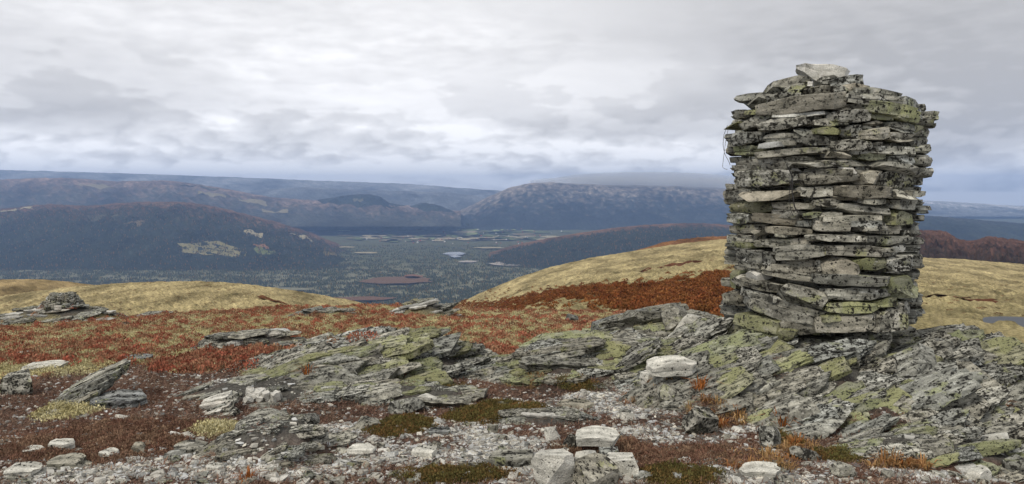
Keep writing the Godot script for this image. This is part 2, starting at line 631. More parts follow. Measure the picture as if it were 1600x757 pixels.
func traced_stones() -> Array:
	# each: left, right, top, bottom in a tall survey grid, tilt, cover of lichen; the second list starts 699 lower
	var a := [
		[388, 560, 58, 146, -11, "w"], [540, 640, 92, 140, -9, "w"], [380, 462, 128, 163, -6, "q"], [525, 600, 105, 150, 0, "d"], [595, 745, 110, 170, 8, "d"], [635, 755, 140, 182, 0, "t"],
		[275, 395, 120, 182, 12, "g"], [135, 218, 195, 236, 0, "g"], [160, 245, 200, 266, 18, "g"], [235, 378, 175, 235, 8, "d"], [440, 640, 150, 197, 0, "g"], [360, 440, 150, 200, 8, "g"],
		[580, 650, 150, 202, 0, "d"], [690, 795, 172, 198, 0, "g"], [755, 925, 165, 216, -9, "g"], [645, 925, 190, 252, -3, "g"], [232, 608, 195, 282, 4, "t"], [590, 755, 230, 266, 0, "g"],
		[750, 978, 235, 300, -9, "y"], [915, 1040, 205, 292, -14, "d"], [100, 178, 262, 312, 0, "d"], [160, 292, 260, 287, -2, "y"], [350, 445, 260, 287, 2, "t"], [565, 762, 258, 327, 0, "d"],
		[755, 882, 268, 312, -3, "y"], [860, 1002, 262, 330, -8, "y"], [288, 547, 278, 303, 1, "w"], [122, 287, 288, 347, 9, "g"], [225, 482, 300, 362, 6, "d"], [478, 662, 300, 342, -1, "g"],
		[88, 162, 322, 352, 3, "y"], [768, 832, 308, 337, 0, "g"], [858, 972, 320, 373, -8, "g"], [960, 1027, 328, 377, -4, "y"], [488, 627, 341, 382, -2, "y"], [400, 492, 345, 390, -15, "g"],
		[660, 865, 325, 402, 0, "d"], [725, 865, 342, 403, 8, "t"], [848, 967, 370, 422, 0, "g"], [103, 212, 366, 432, 3, "d"], [228, 417, 368, 437, 0, "t"], [408, 572, 384, 434, 3, "g"],
		[572, 782, 398, 457, 0, "d"], [778, 837, 411, 434, 0, "g"], [972, 1017, 398, 437, 0, "g"], [228, 357, 408, 440, 2, "w"], [103, 205, 430, 482, 0, "y"], [206, 542, 444, 480, 3, "g"],
		[543, 662, 424, 452, -2, "g"], [548, 667, 451, 489, -3, "t"], [648, 802, 434, 472, 5, "g"], [768, 1010, 428, 474, -1, "g"], [698, 852, 459, 500, 2, "y"], [858, 1007, 474, 517, -3, "d"],
		[112, 342, 479, 547, 2, "g"], [338, 482, 478, 502, 0, "g"], [362, 712, 486, 527, 1, "g"], [808, 992, 503, 553, -8, "t"], [618, 692, 516, 547, -8, "w"], [383, 437, 528, 577, -40, "w"],
		[688, 772, 514, 547, 0, "d"], [440, 562, 523, 572, 12, "g"], [713, 827, 529, 610, 0, "t"], [412, 728, 534, 610, 5, "g"], [818, 997, 546, 630, -3, "d"], [102, 397, 539, 627, 2, "d"],
		[618, 872, 599, 670, -1, "t"], [868, 938, 613, 670, 0, "d"], [933, 1002, 628, 662, 0, "g"], [104, 208, 628, 682, 3, "g"], [183, 402, 628, 682, 3, "t"], [412, 613, 614, 672, 1, "g"],
		[598, 722, 654, 682, 0, "t"], [733, 852, 666, 694, 0, "g"], [98, 292, 676, 744, 1, "y"], [288, 478, 688, 727, -1, "t"], [473, 642, 673, 717, 3, "d"], [628, 892, 688, 747, -2, "t"], [888, 987, 666, 727, 0, "g"],
	]
	var b := [
		[878, 987, 14, 97, 0, "y"], [98, 205, 38, 92, 0, "g"], [193, 422, 44, 97, -5, "t"], [293, 438, 21, 67, -3, "d"], [438, 527, 32, 62, 5, "y"], [528, 642, 30, 57, 2, "g"], [488, 852, 44, 78, 1, "t"],
		[393, 502, 66, 100, 2, "g"], [473, 667, 74, 132, -3, "t"], [643, 842, 74, 112, 0, "d"], [718, 852, 84, 132, 2, "g"], [813, 962, 94, 144, 0, "t"], [943, 984, 108, 168, 0, "d"], [103, 242, 84, 132, 4, "g"],
		[212, 246, 98, 148, -72, "t"], [248, 472, 96, 137, -2, "t"], [308, 412, 127, 157, 0, "g"], [103, 217, 129, 167, 0, "g"], [113, 212, 163, 197, 0, "y"], [203, 377, 148, 197, 3, "g"], [363, 472, 144, 184, 5, "t"],
		[473, 747, 131, 175, -1, "g"], [743, 972, 139, 192, 0, "g"], [298, 550, 167, 252, 6, "t"], [553, 887, 179, 240, -2, "g"], [98, 302, 194, 272, -3, "d"], [883, 947, 188, 228, 0, "d"], [333, 502, 244, 307, -3, "t"],
		[498, 547, 253, 307, 0, "d"], [538, 692, 231, 317, 0, "t"], [693, 867, 239, 307, 3, "y"], [858, 977, 229, 312, 2, "d"], [133, 242, 253, 290, -3, "g"], [118, 232, 283, 308, 0, "g"], [223, 662, 277, 362, -3, "g"],
		[498, 857, 309, 372, -1, "g"], [843, 952, 316, 402, 0, "y"], [78, 132, 288, 382, 0, "y"], [118, 182, 308, 372, 0, "d"], [173, 232, 298, 347, 0, "w"], [143, 332, 344, 397, -4, "g"], [333, 562, 369, 467, -8, "g"],
		[563, 872, 374, 442, 1, "g"], [863, 977, 364, 432, 0, "y"], [118, 332, 388, 432, -6, "d"], [83, 142, 384, 462, 0, "g"], [128, 517, 418, 532, -9, "g"], [548, 807, 439, 502, 1, "y"], [798, 912, 424, 472, 3, "y"],
		[903, 957, 428, 502, 0, "d"], [513, 642, 496, 537, 8, "y"], [618, 802, 479, 507, 4, "g"], [798, 950, 459, 575, 3, "d"], [518, 804, 503, 595, 5, "t"], [103, 318, 499, 612, -3, "y"], [308, 514, 522, 597, 3, "g"], [313, 412, 548, 618, -12, "y"],
	]
	var out := []
	for s in a:
		out.append([1100.0 + s[0] / 2.911, 1100.0 + s[1] / 2.911, 80.0 + s[2] / 2.911, 80.0 + s[3] / 2.911, s[4], s[5]])
	for s in b:
		out.append([1100.0 + s[0] / 2.911, 1100.0 + s[1] / 2.911, 320.0 + s[2] / 2.911, 320.0 + s[3] / 2.911, s[4], s[5]])
	return out

func build_cairn() -> void:
	var foot := sight(1285.0, 530.0) * (CAIRN_DEPTH - 0.7)
	var base := Vector3(sight(cairn_axis(500.0), 500.0).x * CAIRN_DEPTH, EYE + foot.y, -CAIRN_DEPTH)
	var root := thing("stone_cairn", "tall round cairn of stacked lichen-covered schist slabs on the rock outcrop", "cairn", base)
	var eye := Vector3(0, EYE, 0)
	for s in traced_stones():
		var px: float = (s[0] + s[1]) * 0.5
		var row: float = (s[2] + s[3]) * 0.5
		var style: String = {"g": "grey", "d": "black", "y": "green", "t": "tan", "w": "pale", "q": "pale"}[s[5]]
		var R := cairn_radius(row)
		var lying := row < 152.0
		if lying:
			R *= lerpf(0.25, 1.0, clampf((row - 112.0) / 42.0, 0.0, 1.0))
		var v := sight(px, row)
		var ax := sight(cairn_axis(row), row).x * CAIRN_DEPTH
		# meet the round wall, or graze it
		var A := v.x * v.x + 1.0
		var B := -2.0 * (v.x * ax + CAIRN_DEPTH)
		var C := ax * ax + CAIRN_DEPTH * CAIRN_DEPTH - R * R
		var disc := B * B - 4.0 * A * C
		var d := (-B - sqrt(maxf(disc, 0.0))) / (2.0 * A)
		var p := eye + v * d
		var out_dir := Vector3(p.x - ax, 0, p.z + CAIRN_DEPTH).normalized()
		var facing := clampf(out_dir.dot(Vector3(-v.x, 0, 1).normalized()), 0.0, 1.0)
		var L: float = (s[1] - s[0]) / FOCAL * d * 1.03 / maxf(facing, 0.62)
		var H: float = (s[3] - s[2]) / FOCAL * d * 0.89
		var W := clampf(rng.randf_range(0.26, 0.40), 0.2, 0.42)
		if lying:
			W = clampf(L * 0.9, 0.2, 0.4)
		var m: ArrayMesh
		if s[5] == "q":
			L *= 0.95
			m = slab(L, H * 0.7, 0.16, 8, 0.15, Color(1.25, 1.25, 1.27), 0.1)
		else:
			if s[2] < 112.0 and s[5] == "w":
				m = slab(L * 1.1, H * 1.1, W, 18, 0.7, Color(1.16, 1.15, 1.12), 0.9, 2)
			elif H > L * 0.36 or (rng.randf() < 0.3 and s[5] != "d"):
				m = lump(L, H, W, tone() if s[5] != "w" else Color(1.14, 1.13, 1.10), 7)
			else:
				m = slab(L, H, W, 20, 0.8, tone(), 0.6 if H < L * 0.3 else 0.35, 2)
		var part := mesh_node("stone", m, mats["wall_" + style], root)
		if s[5] == "q":
			part.name = "white_slab"
			part.set_meta("label", "smooth white slab wedged under the cairn's white top stone")
		var yaw := atan2(out_dir.x, out_dir.z) * (0.92 if not lying else 0.3)
		var q := Basis(Vector3.UP, yaw + deg_to_rad(rng.randf_range(-7.0, 7.0))) * Basis(Vector3.BACK, deg_to_rad(s[4])) * Basis(Vector3.RIGHT, deg_to_rad(rng.randf_range(-4.0, 5.0)))
		var c := p - out_dir * (W * 0.5 - rng.randf_range(-0.05, 0.05))
		part.transform = Transform3D(q, c - base)
	# the stones behind and between, and the far side
	var st := SurfaceTool.new()
	st.begin(Mesh.PRIMITIVE_TRIANGLES)
	var variants: Array = []
	for k in 14:
		variants.append(slab(rng.randf_range(0.3, 0.55), rng.randf_range(0.06, 0.11), rng.randf_range(0.28, 0.4), 14, 1.0, tone(), 0.4))
	var y := -0.12
	while y < 2.28:
		var row := 530.0 - y / 2.32 * 405.0
		var R := cairn_radius(row)
		var shift := sight(cairn_axis(row), row).x * CAIRN_DEPTH - base.x
		var top := clampf((2.34 - y) / 0.26, 0.25, 1.0)
		R *= sqrt(top)
		for band in 3:
			var rr := R - 0.24 - band * 0.27
			if rr < 0.12:
				continue
			var count := int(TAU * rr / 0.34) + 1
			for i in count:
				var an := TAU * (i + rng.randf_range(-0.2, 0.2)) / count + y * 7.0
				var o := Vector3(sin(an), 0, cos(an))
				var front := o.dot(Vector3(-0.37, 0, 0.93))
				var r2 := rr + (0.06 if front < -0.05 else -0.17)
				var q := Basis(Vector3.UP, an + rng.randf_range(-0.15, 0.15)) * Basis(Vector3.BACK, rng.randf_range(-0.08, 0.08))
				var pos := o * r2 + Vector3(shift, y + rng.randf_range(-0.015, 0.015), 0)
				st.append_from(variants[rng.randi() % 14], 0, Transform3D(q, pos))
		y += 0.075
	var mass := mesh_node("inner_stones", st.commit(), mats.wall_grey, root)
	mass.set_meta("kind", "stuff")

func tube(points: Array, r: float) -> ArrayMesh:
	var v := PackedVector3Array()
	var curve := Curve3D.new()
	for i in points.size():
		var prev: Vector3 = points[maxi(i - 1, 0)]
		var next: Vector3 = points[mini(i + 1, points.size() - 1)]
		curve.add_point(points[i], (prev - next) / 6.0, (next - prev) / 6.0)
	var len_c := curve.get_baked_length()
	var steps := maxi(8, int(len_c / 0.03))
	var rings: Array = []
	for k in steps + 1:
		var p := curve.sample_baked(len_c * k / steps)
		var t := (curve.sample_baked(minf(len_c * k / steps + 0.01, len_c)) - curve.sample_baked(maxf(len_c * k / steps - 0.01, 0.0))).normalized()
		var s := t.cross(Vector3(0.3, 0.1, 1)).normalized()
		var u := t.cross(s)
		var ring := PackedVector3Array()
		for i in 5:
			ring.append(p + (s * cos(TAU * i / 5) + u * sin(TAU * i / 5)) * r)
		rings.append(ring)
	for k in steps:
		for i in 5:
			var j := (i + 1) % 5
			v.append_array([rings[k][i], rings[k + 1][j], rings[k][j], rings[k][i], rings[k + 1][i], rings[k + 1][j]])
	return flat_mesh(v, PackedColorArray())

func build_wires() -> void:
	for w in [
		[[[1137, 196], [1131, 212], [1130, 228], [1133, 242], [1139, 252], [1141, 258]], 7.62, 0.0024, "thin dark wire hanging in a loop beside the cairn's left edge"],
		[[[1138, 202], [1134, 222], [1131, 246], [1129, 263], [1137, 265]], 7.66, 0.0021, "thin straight wire end hanging outside the cairn's left edge"],
		[[[1232, 262], [1238, 276], [1238, 300], [1242, 325], [1247, 332]], 6.80, 0.006, "dark dry root hanging from a gap in the cairn's front"],
		[[[1237, 280], [1233, 305], [1236, 330], [1240, 338]], 6.80, 0.003, "thin dark thread hanging beside the dry root on the cairn"]]:
		var pts: Array = []
		for p in w[0]:
			pts.append(Vector3(0, EYE, 0) + sight(p[0], p[1]) * w[1])
		var o := mesh_node("hanging_wire" if w[2] < 0.005 else "hanging_root", tube(pts, w[2]), mats.wire, self, true)
		tag(o, w[3], "wire" if w[2] < 0.005 else "root")

# ------------------------------------------------------------------ loose stones
func build_loose() -> void:
	# centre of the foot on the ground, width, height, shape, cover, turn, label
	var L := [
		[1053, 614, 80, 34, "s", "w", 6, "pale flat-topped slab perched on a grey stone", 0.13],
		[1056, 630, 50, 22, "l", "g", 0, "grey block carrying the pale flat-topped slab", 0.0],
		[1014, 606, 26, 26, "l", "w", 40, "small pale stone leaning left of the perched slab", 0.0],
		[1098, 680, 52, 40, "l", "d", 20, "dark squarish stone with green lichen beside orange grass", 0.0],
		[1206, 700, 40, 36, "l", "d", 60, "grey and black rounded stone at the outcrop's lower left foot", 0.0],
		[1262, 722, 38, 20, "l", "d", 30, "small dark lichen-spotted stone below the large outcrop", 0.0],
		[1322, 748, 34, 22, "l", "g", 10, "smooth grey wedge of stone near the bottom edge", 0.0],
		[1092, 527, 60, 34, "l", "w", 30, "large pale angular boulder left of the cairn's foot", 0.0],
		[1010, 510, 60, 26, "l", "g", 0, "rounded grey boulder, leftmost of the row beside the cairn", 0.0],
		[1060, 512, 46, 34, "l", "g", 50, "grey rounded boulder between two others beside the cairn", 0.0],
		[1106, 494, 52, 26, "l", "g", 80, "pinkish grey boulder against the cairn's left side", 0.0],
		[1150, 530, 36, 30, "l", "w", 10, "pale wedge of stone under the cairn's left foot", 0.0],
		[1130, 520, 24, 22, "l", "w", 70, "small pale stone squeezed against the cairn's left foot", 0.0],
		[868, 762, 62, 60, "l", "w", 15, "large pale triangular stone at the left of the small heap", 0.0],
		[920, 740, 40, 36, "l", "w", 50, "pale stone under the flat top slab of the small heap", 0.0],
		[934, 716, 70, 24, "s", "w", -8, "pale slab lying on top of the small stone heap", 0.08],
		[932, 764, 74, 40, "l", "g", 35, "long grey leaning stone in front of the small heap", 0.0],
		[972, 745, 54, 32, "l", "w", -20, "pale wedge of stone at the right of the small heap", 0.0],
		[955, 732, 36, 30, "l", "d", 10, "black-spotted stone in the middle of the small heap", 0.0],
		[894, 704, 26, 26, "l", "d", 60, "narrow dark stone behind the small heap", 0.0],
		[1006, 752, 34, 14, "s", "g", 20, "flat grey stone right of the small heap", 0.0],
		[800, 734, 80, 36, "s", "g", 10, "flat grey stone sunk in the gravel left of the small heap", -0.02],
		[174, 640, 88, 24, "s", "x", 8, "smooth dark blue-grey flat stone in brown heath", 0.0],
		[78, 652, 30, 11, "s", "g", 10, "small flat grey stone left of the blue-grey stone", 0.0],
		[90, 707, 46, 22, "s", "w", -10, "pale square slab lying on brown heath at lower left", 0.0],
		[46, 711, 34, 14, "s", "w", 15, "pale flat slab left of the square slab", 0.0],
		[96, 734, 56, 20, "s", "t", 6, "wide speckled tan slab near the lower left corner", 0.0],
		[165, 718, 38, 16, "s", "w", -25, "pale pointed slab lying on brown gravel", 0.0],
		[28, 748, 52, 22, "s", "w", 12, "pale slab at the very lower left corner", 0.0],
		[292, 712, 52, 20, "s", "g", 14, "grey ridged slab in the gravel left of the dark hump", 0.0],
		[270, 720, 32, 16, "s", "g", 5, "small grey slab touching the ridged slab", 0.0],
		[332, 738, 30, 12, "s", "w", 0, "pale slab below the dark layered hump", 0.0],
		[214, 708, 22, 14, "l", "t", 0, "small brownish stone on dark heath, alone", 0.0],
		[562, 713, 44, 18, "s", "w", 5, "pale pointed slab in the middle of the gravel", 0.0],
		[662, 716, 40, 18, "s", "w", -14, "pale rounded slab right of the pointed slab", 0.0],
		[482, 706, 40, 12, "s", "t", 8, "flat tan slab on the gravel beside the dark hump", 0.0],
		[632, 647, 54, 22, "l", "d", 20, "black and grey lichened stone behind the moss cushion", 0.0],
		[668, 636, 32, 18, "l", "w", 0, "rounded light grey stone beside the black lichened stone", 0.0],
		[576, 672, 34, 16, "l", "g", 20, "rounded grey stone left of the moss cushion", 0.0],
		[686, 682, 36, 12, "s", "x", 5, "flat bluish stone at the right of the moss cushion", 0.0],
		[770, 678, 18, 15, "l", "g", 0, "small upright grey stone among dark moss", 0.0],
		[849, 679, 10, 10, "l", "w", 0, "small white round pebble on dark gravel", 0.0],
		[862, 690, 22, 24, "l", "w", 40, "white speckled stone behind the small heap", 0.0],
		[900, 640, 60, 12, "s", "t", -10, "flat pinkish slab in the gravel below the low outcrop", 0.0],
		[980, 657, 22, 12, "l", "w", 10, "pale angular stone in the gravel slide", 0.0],
		[1075, 640, 10, 12, "l", "w", 0, "tiny white stone below the grey block", 0.0],
		[1480, 470, 1, 1, "", "", 0, "", 0.0],
		[894, 507, 22, 15, "l", "g", 0, "round grey stone alone on the brow in the middle", 0.0],
		[60, 580, 64, 12, "s", "w", 12, "long white splinter of rock on the red heath", 0.0],
		[20, 618, 46, 34, "l", "d", 10, "dark lichened boulder at the left edge", 0.0],
		[30, 560, 36, 10, "s", "w", 0, "flat pale slab at the left edge among twigs", 0.0],
		[236, 497, 60, 7, "s", "d", 0, "dark flat rock showing among red shrubs", 0.0],
		[190, 512, 22, 9, "s", "g", -8, "small grey slab among pale lichen and red shrubs", 0.0],
		[210, 567, 44, 12, "s", "x", 12, "flat dark slab in red heath behind the tilted boulder", 0.0],
		[1192, 748, 64, 22, "s", "w", -12, "broad pale slab in the lower right gravel", 0.0],
		[1560, 700, 40, 20, "l", "w", 0, "pale round stone near the lower right corner", 0.0],
		[1535, 752, 34, 18, "l", "w", 20, "pale stone on the bottom edge near the right corner", 0.0],
		[1590, 742, 36, 26, "l", "g", 0, "grey stone at the lower right corner", 0.0],
		[700, 628, 1, 1, "", "", 0, "", 0.0],
	]
	for s in L:
		if s[4] == "":
			continue
		var p := spot(s[0], s[1])
		var d := -p.z
		var w: float = s[2] / FOCAL * d
		var h: float = s[3] / FOCAL * d
		var style: String = {"g": "grey", "d": "black", "t": "tan", "w": "pale", "x": "grey"}[s[5]]
		var tint := tone()
		if s[5] == "x":
			tint = Color(0.62, 0.66, 0.76)
		elif s[5] == "w":
			tint = Color(1.02, 1.01, 0.98)
		var m: ArrayMesh
		if s[4] == "s":
			m = slab(w * 1.06, maxf(h * 0.72, 0.03), w * rng.randf_range(0.6, 0.8), 20, 0.7, tint, 0.8, 2)
		else:
			m = lump(w * 1.06, h * 1.05, w * rng.randf_range(0.7, 0.9), tint)
		var o := mesh_node("loose_stone", m, mats["%s_%d" % [style, rng.randi() % 4]] if s[4] == "s" else mats["block_" + style], self, true)
		tag(o, s[7], "stone")
		var lift: float = s[8]
		o.position = p + Vector3(0, h * (0.34 if s[4] == "s" else 0.42) + lift, -w * 0.25)
		if lift > 0.0:
			o.position = p + Vector3(0, lift + h * 0.4, -w * 0.22)
		o.rotation = Vector3(0.12 if s[4] == "s" else rng.randf_range(-0.3, 0.3), deg_to_rad(s[6]), 0.03 if s[4] == "s" else rng.randf_range(-0.28, 0.28))
	# a boulder of tilted laminae
	var at := spot(112, 636)
	var tb := thing("tilted_boulder", "layered grey boulder tilted up to the right on brown heath", "boulder", at)
	var k := -at.z / FOCAL
	for i in 11:
		var t := i / 10.0
		var m := slab(rng.randf_range(95, 130) * k, rng.randf_range(9, 14) * k, rng.randf_range(50, 70) * k, 30, 1.4, tone(), 0.7)
		var part := mesh_node("rock_layer", m, mats["%s_%d" % ["grey" if i % 3 else "black", i % 4]], tb)
		part.transform = Transform3D(Basis(Vector3.UP, deg_to_rad(rng.randf_range(-5, 9))) * Basis(Vector3.BACK, deg_to_rad(24 + rng.randf_range(-3, 3))) * Basis(Vector3.RIGHT, 0.2), Vector3((t * 22.0 - 8.0 + rng.randf_range(-6, 6)) * k, (4.0 + t * 32.0) * k, (-t * 42.0) * k - 0.1))
	# white quartz
	at = spot(408, 628)
	var qz := thing("quartz_lump", "bright white cracked quartz lump in the gravel, left of centre", "stone", at)
	k = -at.z / FOCAL
	for i in 13:
		var m := lump(rng.randf_range(14, 24) * k, rng.randf_range(10, 17) * k, rng.randf_range(14, 20) * k, Color(1.28, 1.27, 1.27))
		var part := mesh_node("quartz_block", m, mats.block_pale, qz)
		part.position = Vector3(rng.randf_range(-24, 22) * k, rng.randf_range(2, 14) * k, rng.randf_range(-22, 2) * k)
		part.rotation = Vector3(rng.randf_range(-0.4, 0.4), rng.randf_range(0, 6), rng.randf_range(-0.5, 0.5))
	at = spot(338, 648)
	var gz := thing("banded_rock", "pale grey banded rock between heath and gravel, left of the quartz lump", "stone", at)
	k = -at.z / FOCAL
	for i in 9:
		var m := slab(rng.randf_range(36, 52) * k, rng.randf_range(7, 11) * k, rng.randf_range(24, 34) * k, 24, 1.4, tone(), 0.7)
		var part := mesh_node("rock_layer", m, mats["%s_%d" % ["pale" if i % 2 else "black", i % 4]], gz)
		part.transform = Transform3D(Basis(Vector3.BACK, deg_to_rad(rng.randf_range(5, 22))) * Basis(Vector3.RIGHT, 0.25), Vector3(rng.randf_range(-14, 14) * k, (i * 2.6) * k, (-i * 4.0) * k))
	# the heap of stones on the far outcrop
	var hc := Vector3(sight(97, 458).x * 20.0, EYE + sight(97, 458).y * 20.0, -20.0)
	hc.y = ground(hc.x, hc.z) - 0.02
	var heap := thing("stone_heap", "small conical heap of grey stones on the far left outcrop", "cairn", hc)
	var shapes: Array = []
	for i in 8:
		shapes.append(slab(rng.randf_range(0.16, 0.30), rng.randf_range(0.07, 0.12), rng.randf_range(0.14, 0.22), 10, 1.0, tone(), 0.5))
	for i in 150:
		var an := rng.randf() * TAU
		var y := rng.randf()
		var rr := lerpf(0.47, 0.22, y) * sqrt(rng.randf_range(0.45, 1.0))
		var part := mesh_node("stone", shapes[i % 8], mats["%s_%d" % [pick_style("ggddw"), i % 4]], heap)
		part.transform = Transform3D(Basis(Vector3.UP, rng.randf() * TAU) * Basis(Vector3.BACK, rng.randf_range(-0.3, 0.3)), Vector3(cos(an) * rr, y * 0.30, sin(an) * rr))
	# smaller loose stones that can still be told apart
	var small: Array = []
	for i in 14:
		if i % 3:
			small.append(lump(rng.randf_range(0.07, 0.13), rng.randf_range(0.022, 0.04), rng.randf_range(0.05, 0.09), tone(), 5))
		else:
			small.append(lump(rng.randf_range(0.06, 0.10), rng.randf_range(0.04, 0.06), rng.randf_range(0.05, 0.08), tone()))
	var n := 0
	var tries := 0
	while n < 240 and tries < 6000:
		tries += 1
		var px := rng.randf_range(5, 1595)
		var row := 757.0 - 170.0 * pow(rng.randf(), 1.5)
		var p := spot(px, row)
		var inside := false
		for o in outcrops:
			if ellipse(o, p.x, p.z) < 0.8:
				inside = true
		var g: float = cover_at(p.x, p.z).gravel
		if inside or rng.randf() > 0.12 + g:
			continue
		var style := pick_style("wwwtgg")
		var o := mesh_node("small_stone", small[rng.randi() % 14], mats["%s_%d" % [style, rng.randi() % 4]], self, true)
		var where := ""
		for zone in [[170, "on the ground at the lower left corner"], [340, "in the gravel left of the dark layered hump"], [560, "in the gravel right beside the dark layered hump"], [720, "between the moss cushions in the middle"], [850, "on the gravel left of the small stone heap"], [1010, "around the foot of the small stone heap"], [1190, "in the gravel slide right of the small heap"], [1370, "below the lower left edge of the large outcrop"], [9999, "near the lower right corner"]]:
			if px < zone[0]:
				where = zone[1]
				break
		tag(o, "small %s broken stone lying loose %s" % [{"pale": "pale", "tan": "tan", "grey": "grey lichened"}[style], where], "stone", "small loose stones " + where)
		o.transform = Transform3D(Basis(Vector3.UP, rng.randf() * TAU) * Basis(Vector3.BACK, rng.randf_range(-0.2, 0.2)).scaled(Vector3.ONE * rng.randf_range(0.6, 1.15)), p + Vector3(0, 0.008, 0))
		n += 1

func build_gravel() -> void:
	for variant in 3:
		var m := lump([0.05, 0.06, 0.032][variant], [0.014, 0.008, 0.02][variant], [0.034, 0.03, 0.03][variant], Color.WHITE, 4)
		var xf: Array = []
		var col := PackedColorArray()
		var tries := 0
		while xf.size() < 13000 and tries < 110000:
			tries += 1
			var z := -lerpf(4.0, 9.6, pow(rng.randf(), 1.5))
			var x := rng.randf_range(-0.72, 0.72) * -z
			var k := cover_at(x, z)
			var chance: float = 0.05 + k.gravel * clampf(0.42 + nz_b.get_noise_2d(x * 22.0, z * 22.0) * 1.9, 0.04, 1.0)
			if k.moss > 0.4 or k.rust > 0.5:
				chance *= 0.12
			for o in outcrops:
				if absf(x - o.x) < o.rx and absf(z - o.z) < o.rz and ellipse(o, x, z) < 0.85:
					chance *= 0.15
			if rng.randf() > chance:
				continue
			var s := (0.25 + 0.8 * pow(rng.randf(), 2.0)) * (1.5 if rng.randf() < 0.08 else 1.0)
			var q := Basis(Vector3.UP, rng.randf() * TAU) * Basis(Vector3.BACK, rng.randf_range(-0.35, 0.35)) * Basis(Vector3.RIGHT, rng.randf_range(-0.35, 0.35))
			xf.append(Transform3D(q.scaled(Vector3.ONE * s), Vector3(x, ground(x, z) + 0.003, z)))
			var b := 0.12 + 0.46 * pow(rng.randf(), 1.2)
			var t := rng.randf()
			col.append(Color(b * lerpf(0.97, 1.06, t), b, b * lerpf(1.0, 0.84, t)))
		var o := scatter("gravel", m, mats.chip, xf, col)
		tag(o, ["flat pale schist chips strewn over the foreground", "thin grey schist flakes strewn over the foreground", "small blocky grit strewn over the foreground"][variant], "gravel")

# ------------------------------------------------------------------ plants
func tuft(radius: float, height: float, count: int, leaf: float, upright: float, wide := 0.28) -> ArrayMesh:
	# a cushion of small leaves
	var v := PackedVector3Array()
	var c := PackedColorArray()
	for i in count:
		var an := rng.randf() * TAU
		var rr := radius * sqrt(rng.randf())
		var y := height * (1.0 - rr * rr / (radius * radius)) * rng.randf_range(0.25, 1.0)
		var p := Vector3(cos(an) * rr, y, sin(an) * rr)
		var dir := Vector3(rng.randf_range(-1, 1), rng.randf_range(0.0, 1.0) + upright, rng.randf_range(-1, 1)).normalized()
		var side := dir.cross(Vector3(rng.randf_range(-1, 1), rng.randf_range(-1, 1), rng.randf_range(-1, 1))).normalized()
		var l := leaf * rng.randf_range(0.6, 1.3)
		var a := p + dir * l
		var m := p + dir * l * 0.45
		v.append_array([p, m + side * l * wide, a, p, a, m - side * l * wide])
		var b := rng.randf_range(0.6, 1.25)
		for k in 6:
			c.append(Color(b, b, b))
	return flat_mesh(v, c)

func grass(radius: float, height: float, count: int) -> ArrayMesh:
	var v := PackedVector3Array()
	var c := PackedColorArray()
	for i in count:
		var an := rng.randf() * TAU
		var lean := rng.randf_range(0.1, 1.1)
		var p := Vector3(cos(an), 0, sin(an)) * radius * 0.45 * sqrt(rng.randf())
		var o := Vector3(cos(an + rng.randf_range(-0.8, 0.8)), 0, sin(an + rng.randf_range(-0.8, 0.8)))
		var h := height * rng.randf_range(0.5, 1.1)
		var m := p + o * h * lean * 0.35 + Vector3.UP * h * 0.6
		var t := p + o * h * lean * 0.95 + Vector3.UP * h * (0.95 - lean * 0.45)
		var s := Vector3(-o.z, 0, o.x) * 0.0032
		v.append_array([p - s, m - s, p + s, p + s, m - s, m + s, m - s, t, m + s])
		var b := rng.randf_range(0.55, 1.35)
		for k in 9:
			c.append(Color(b, b, b * 0.9))
	return flat_mesh(v, c)

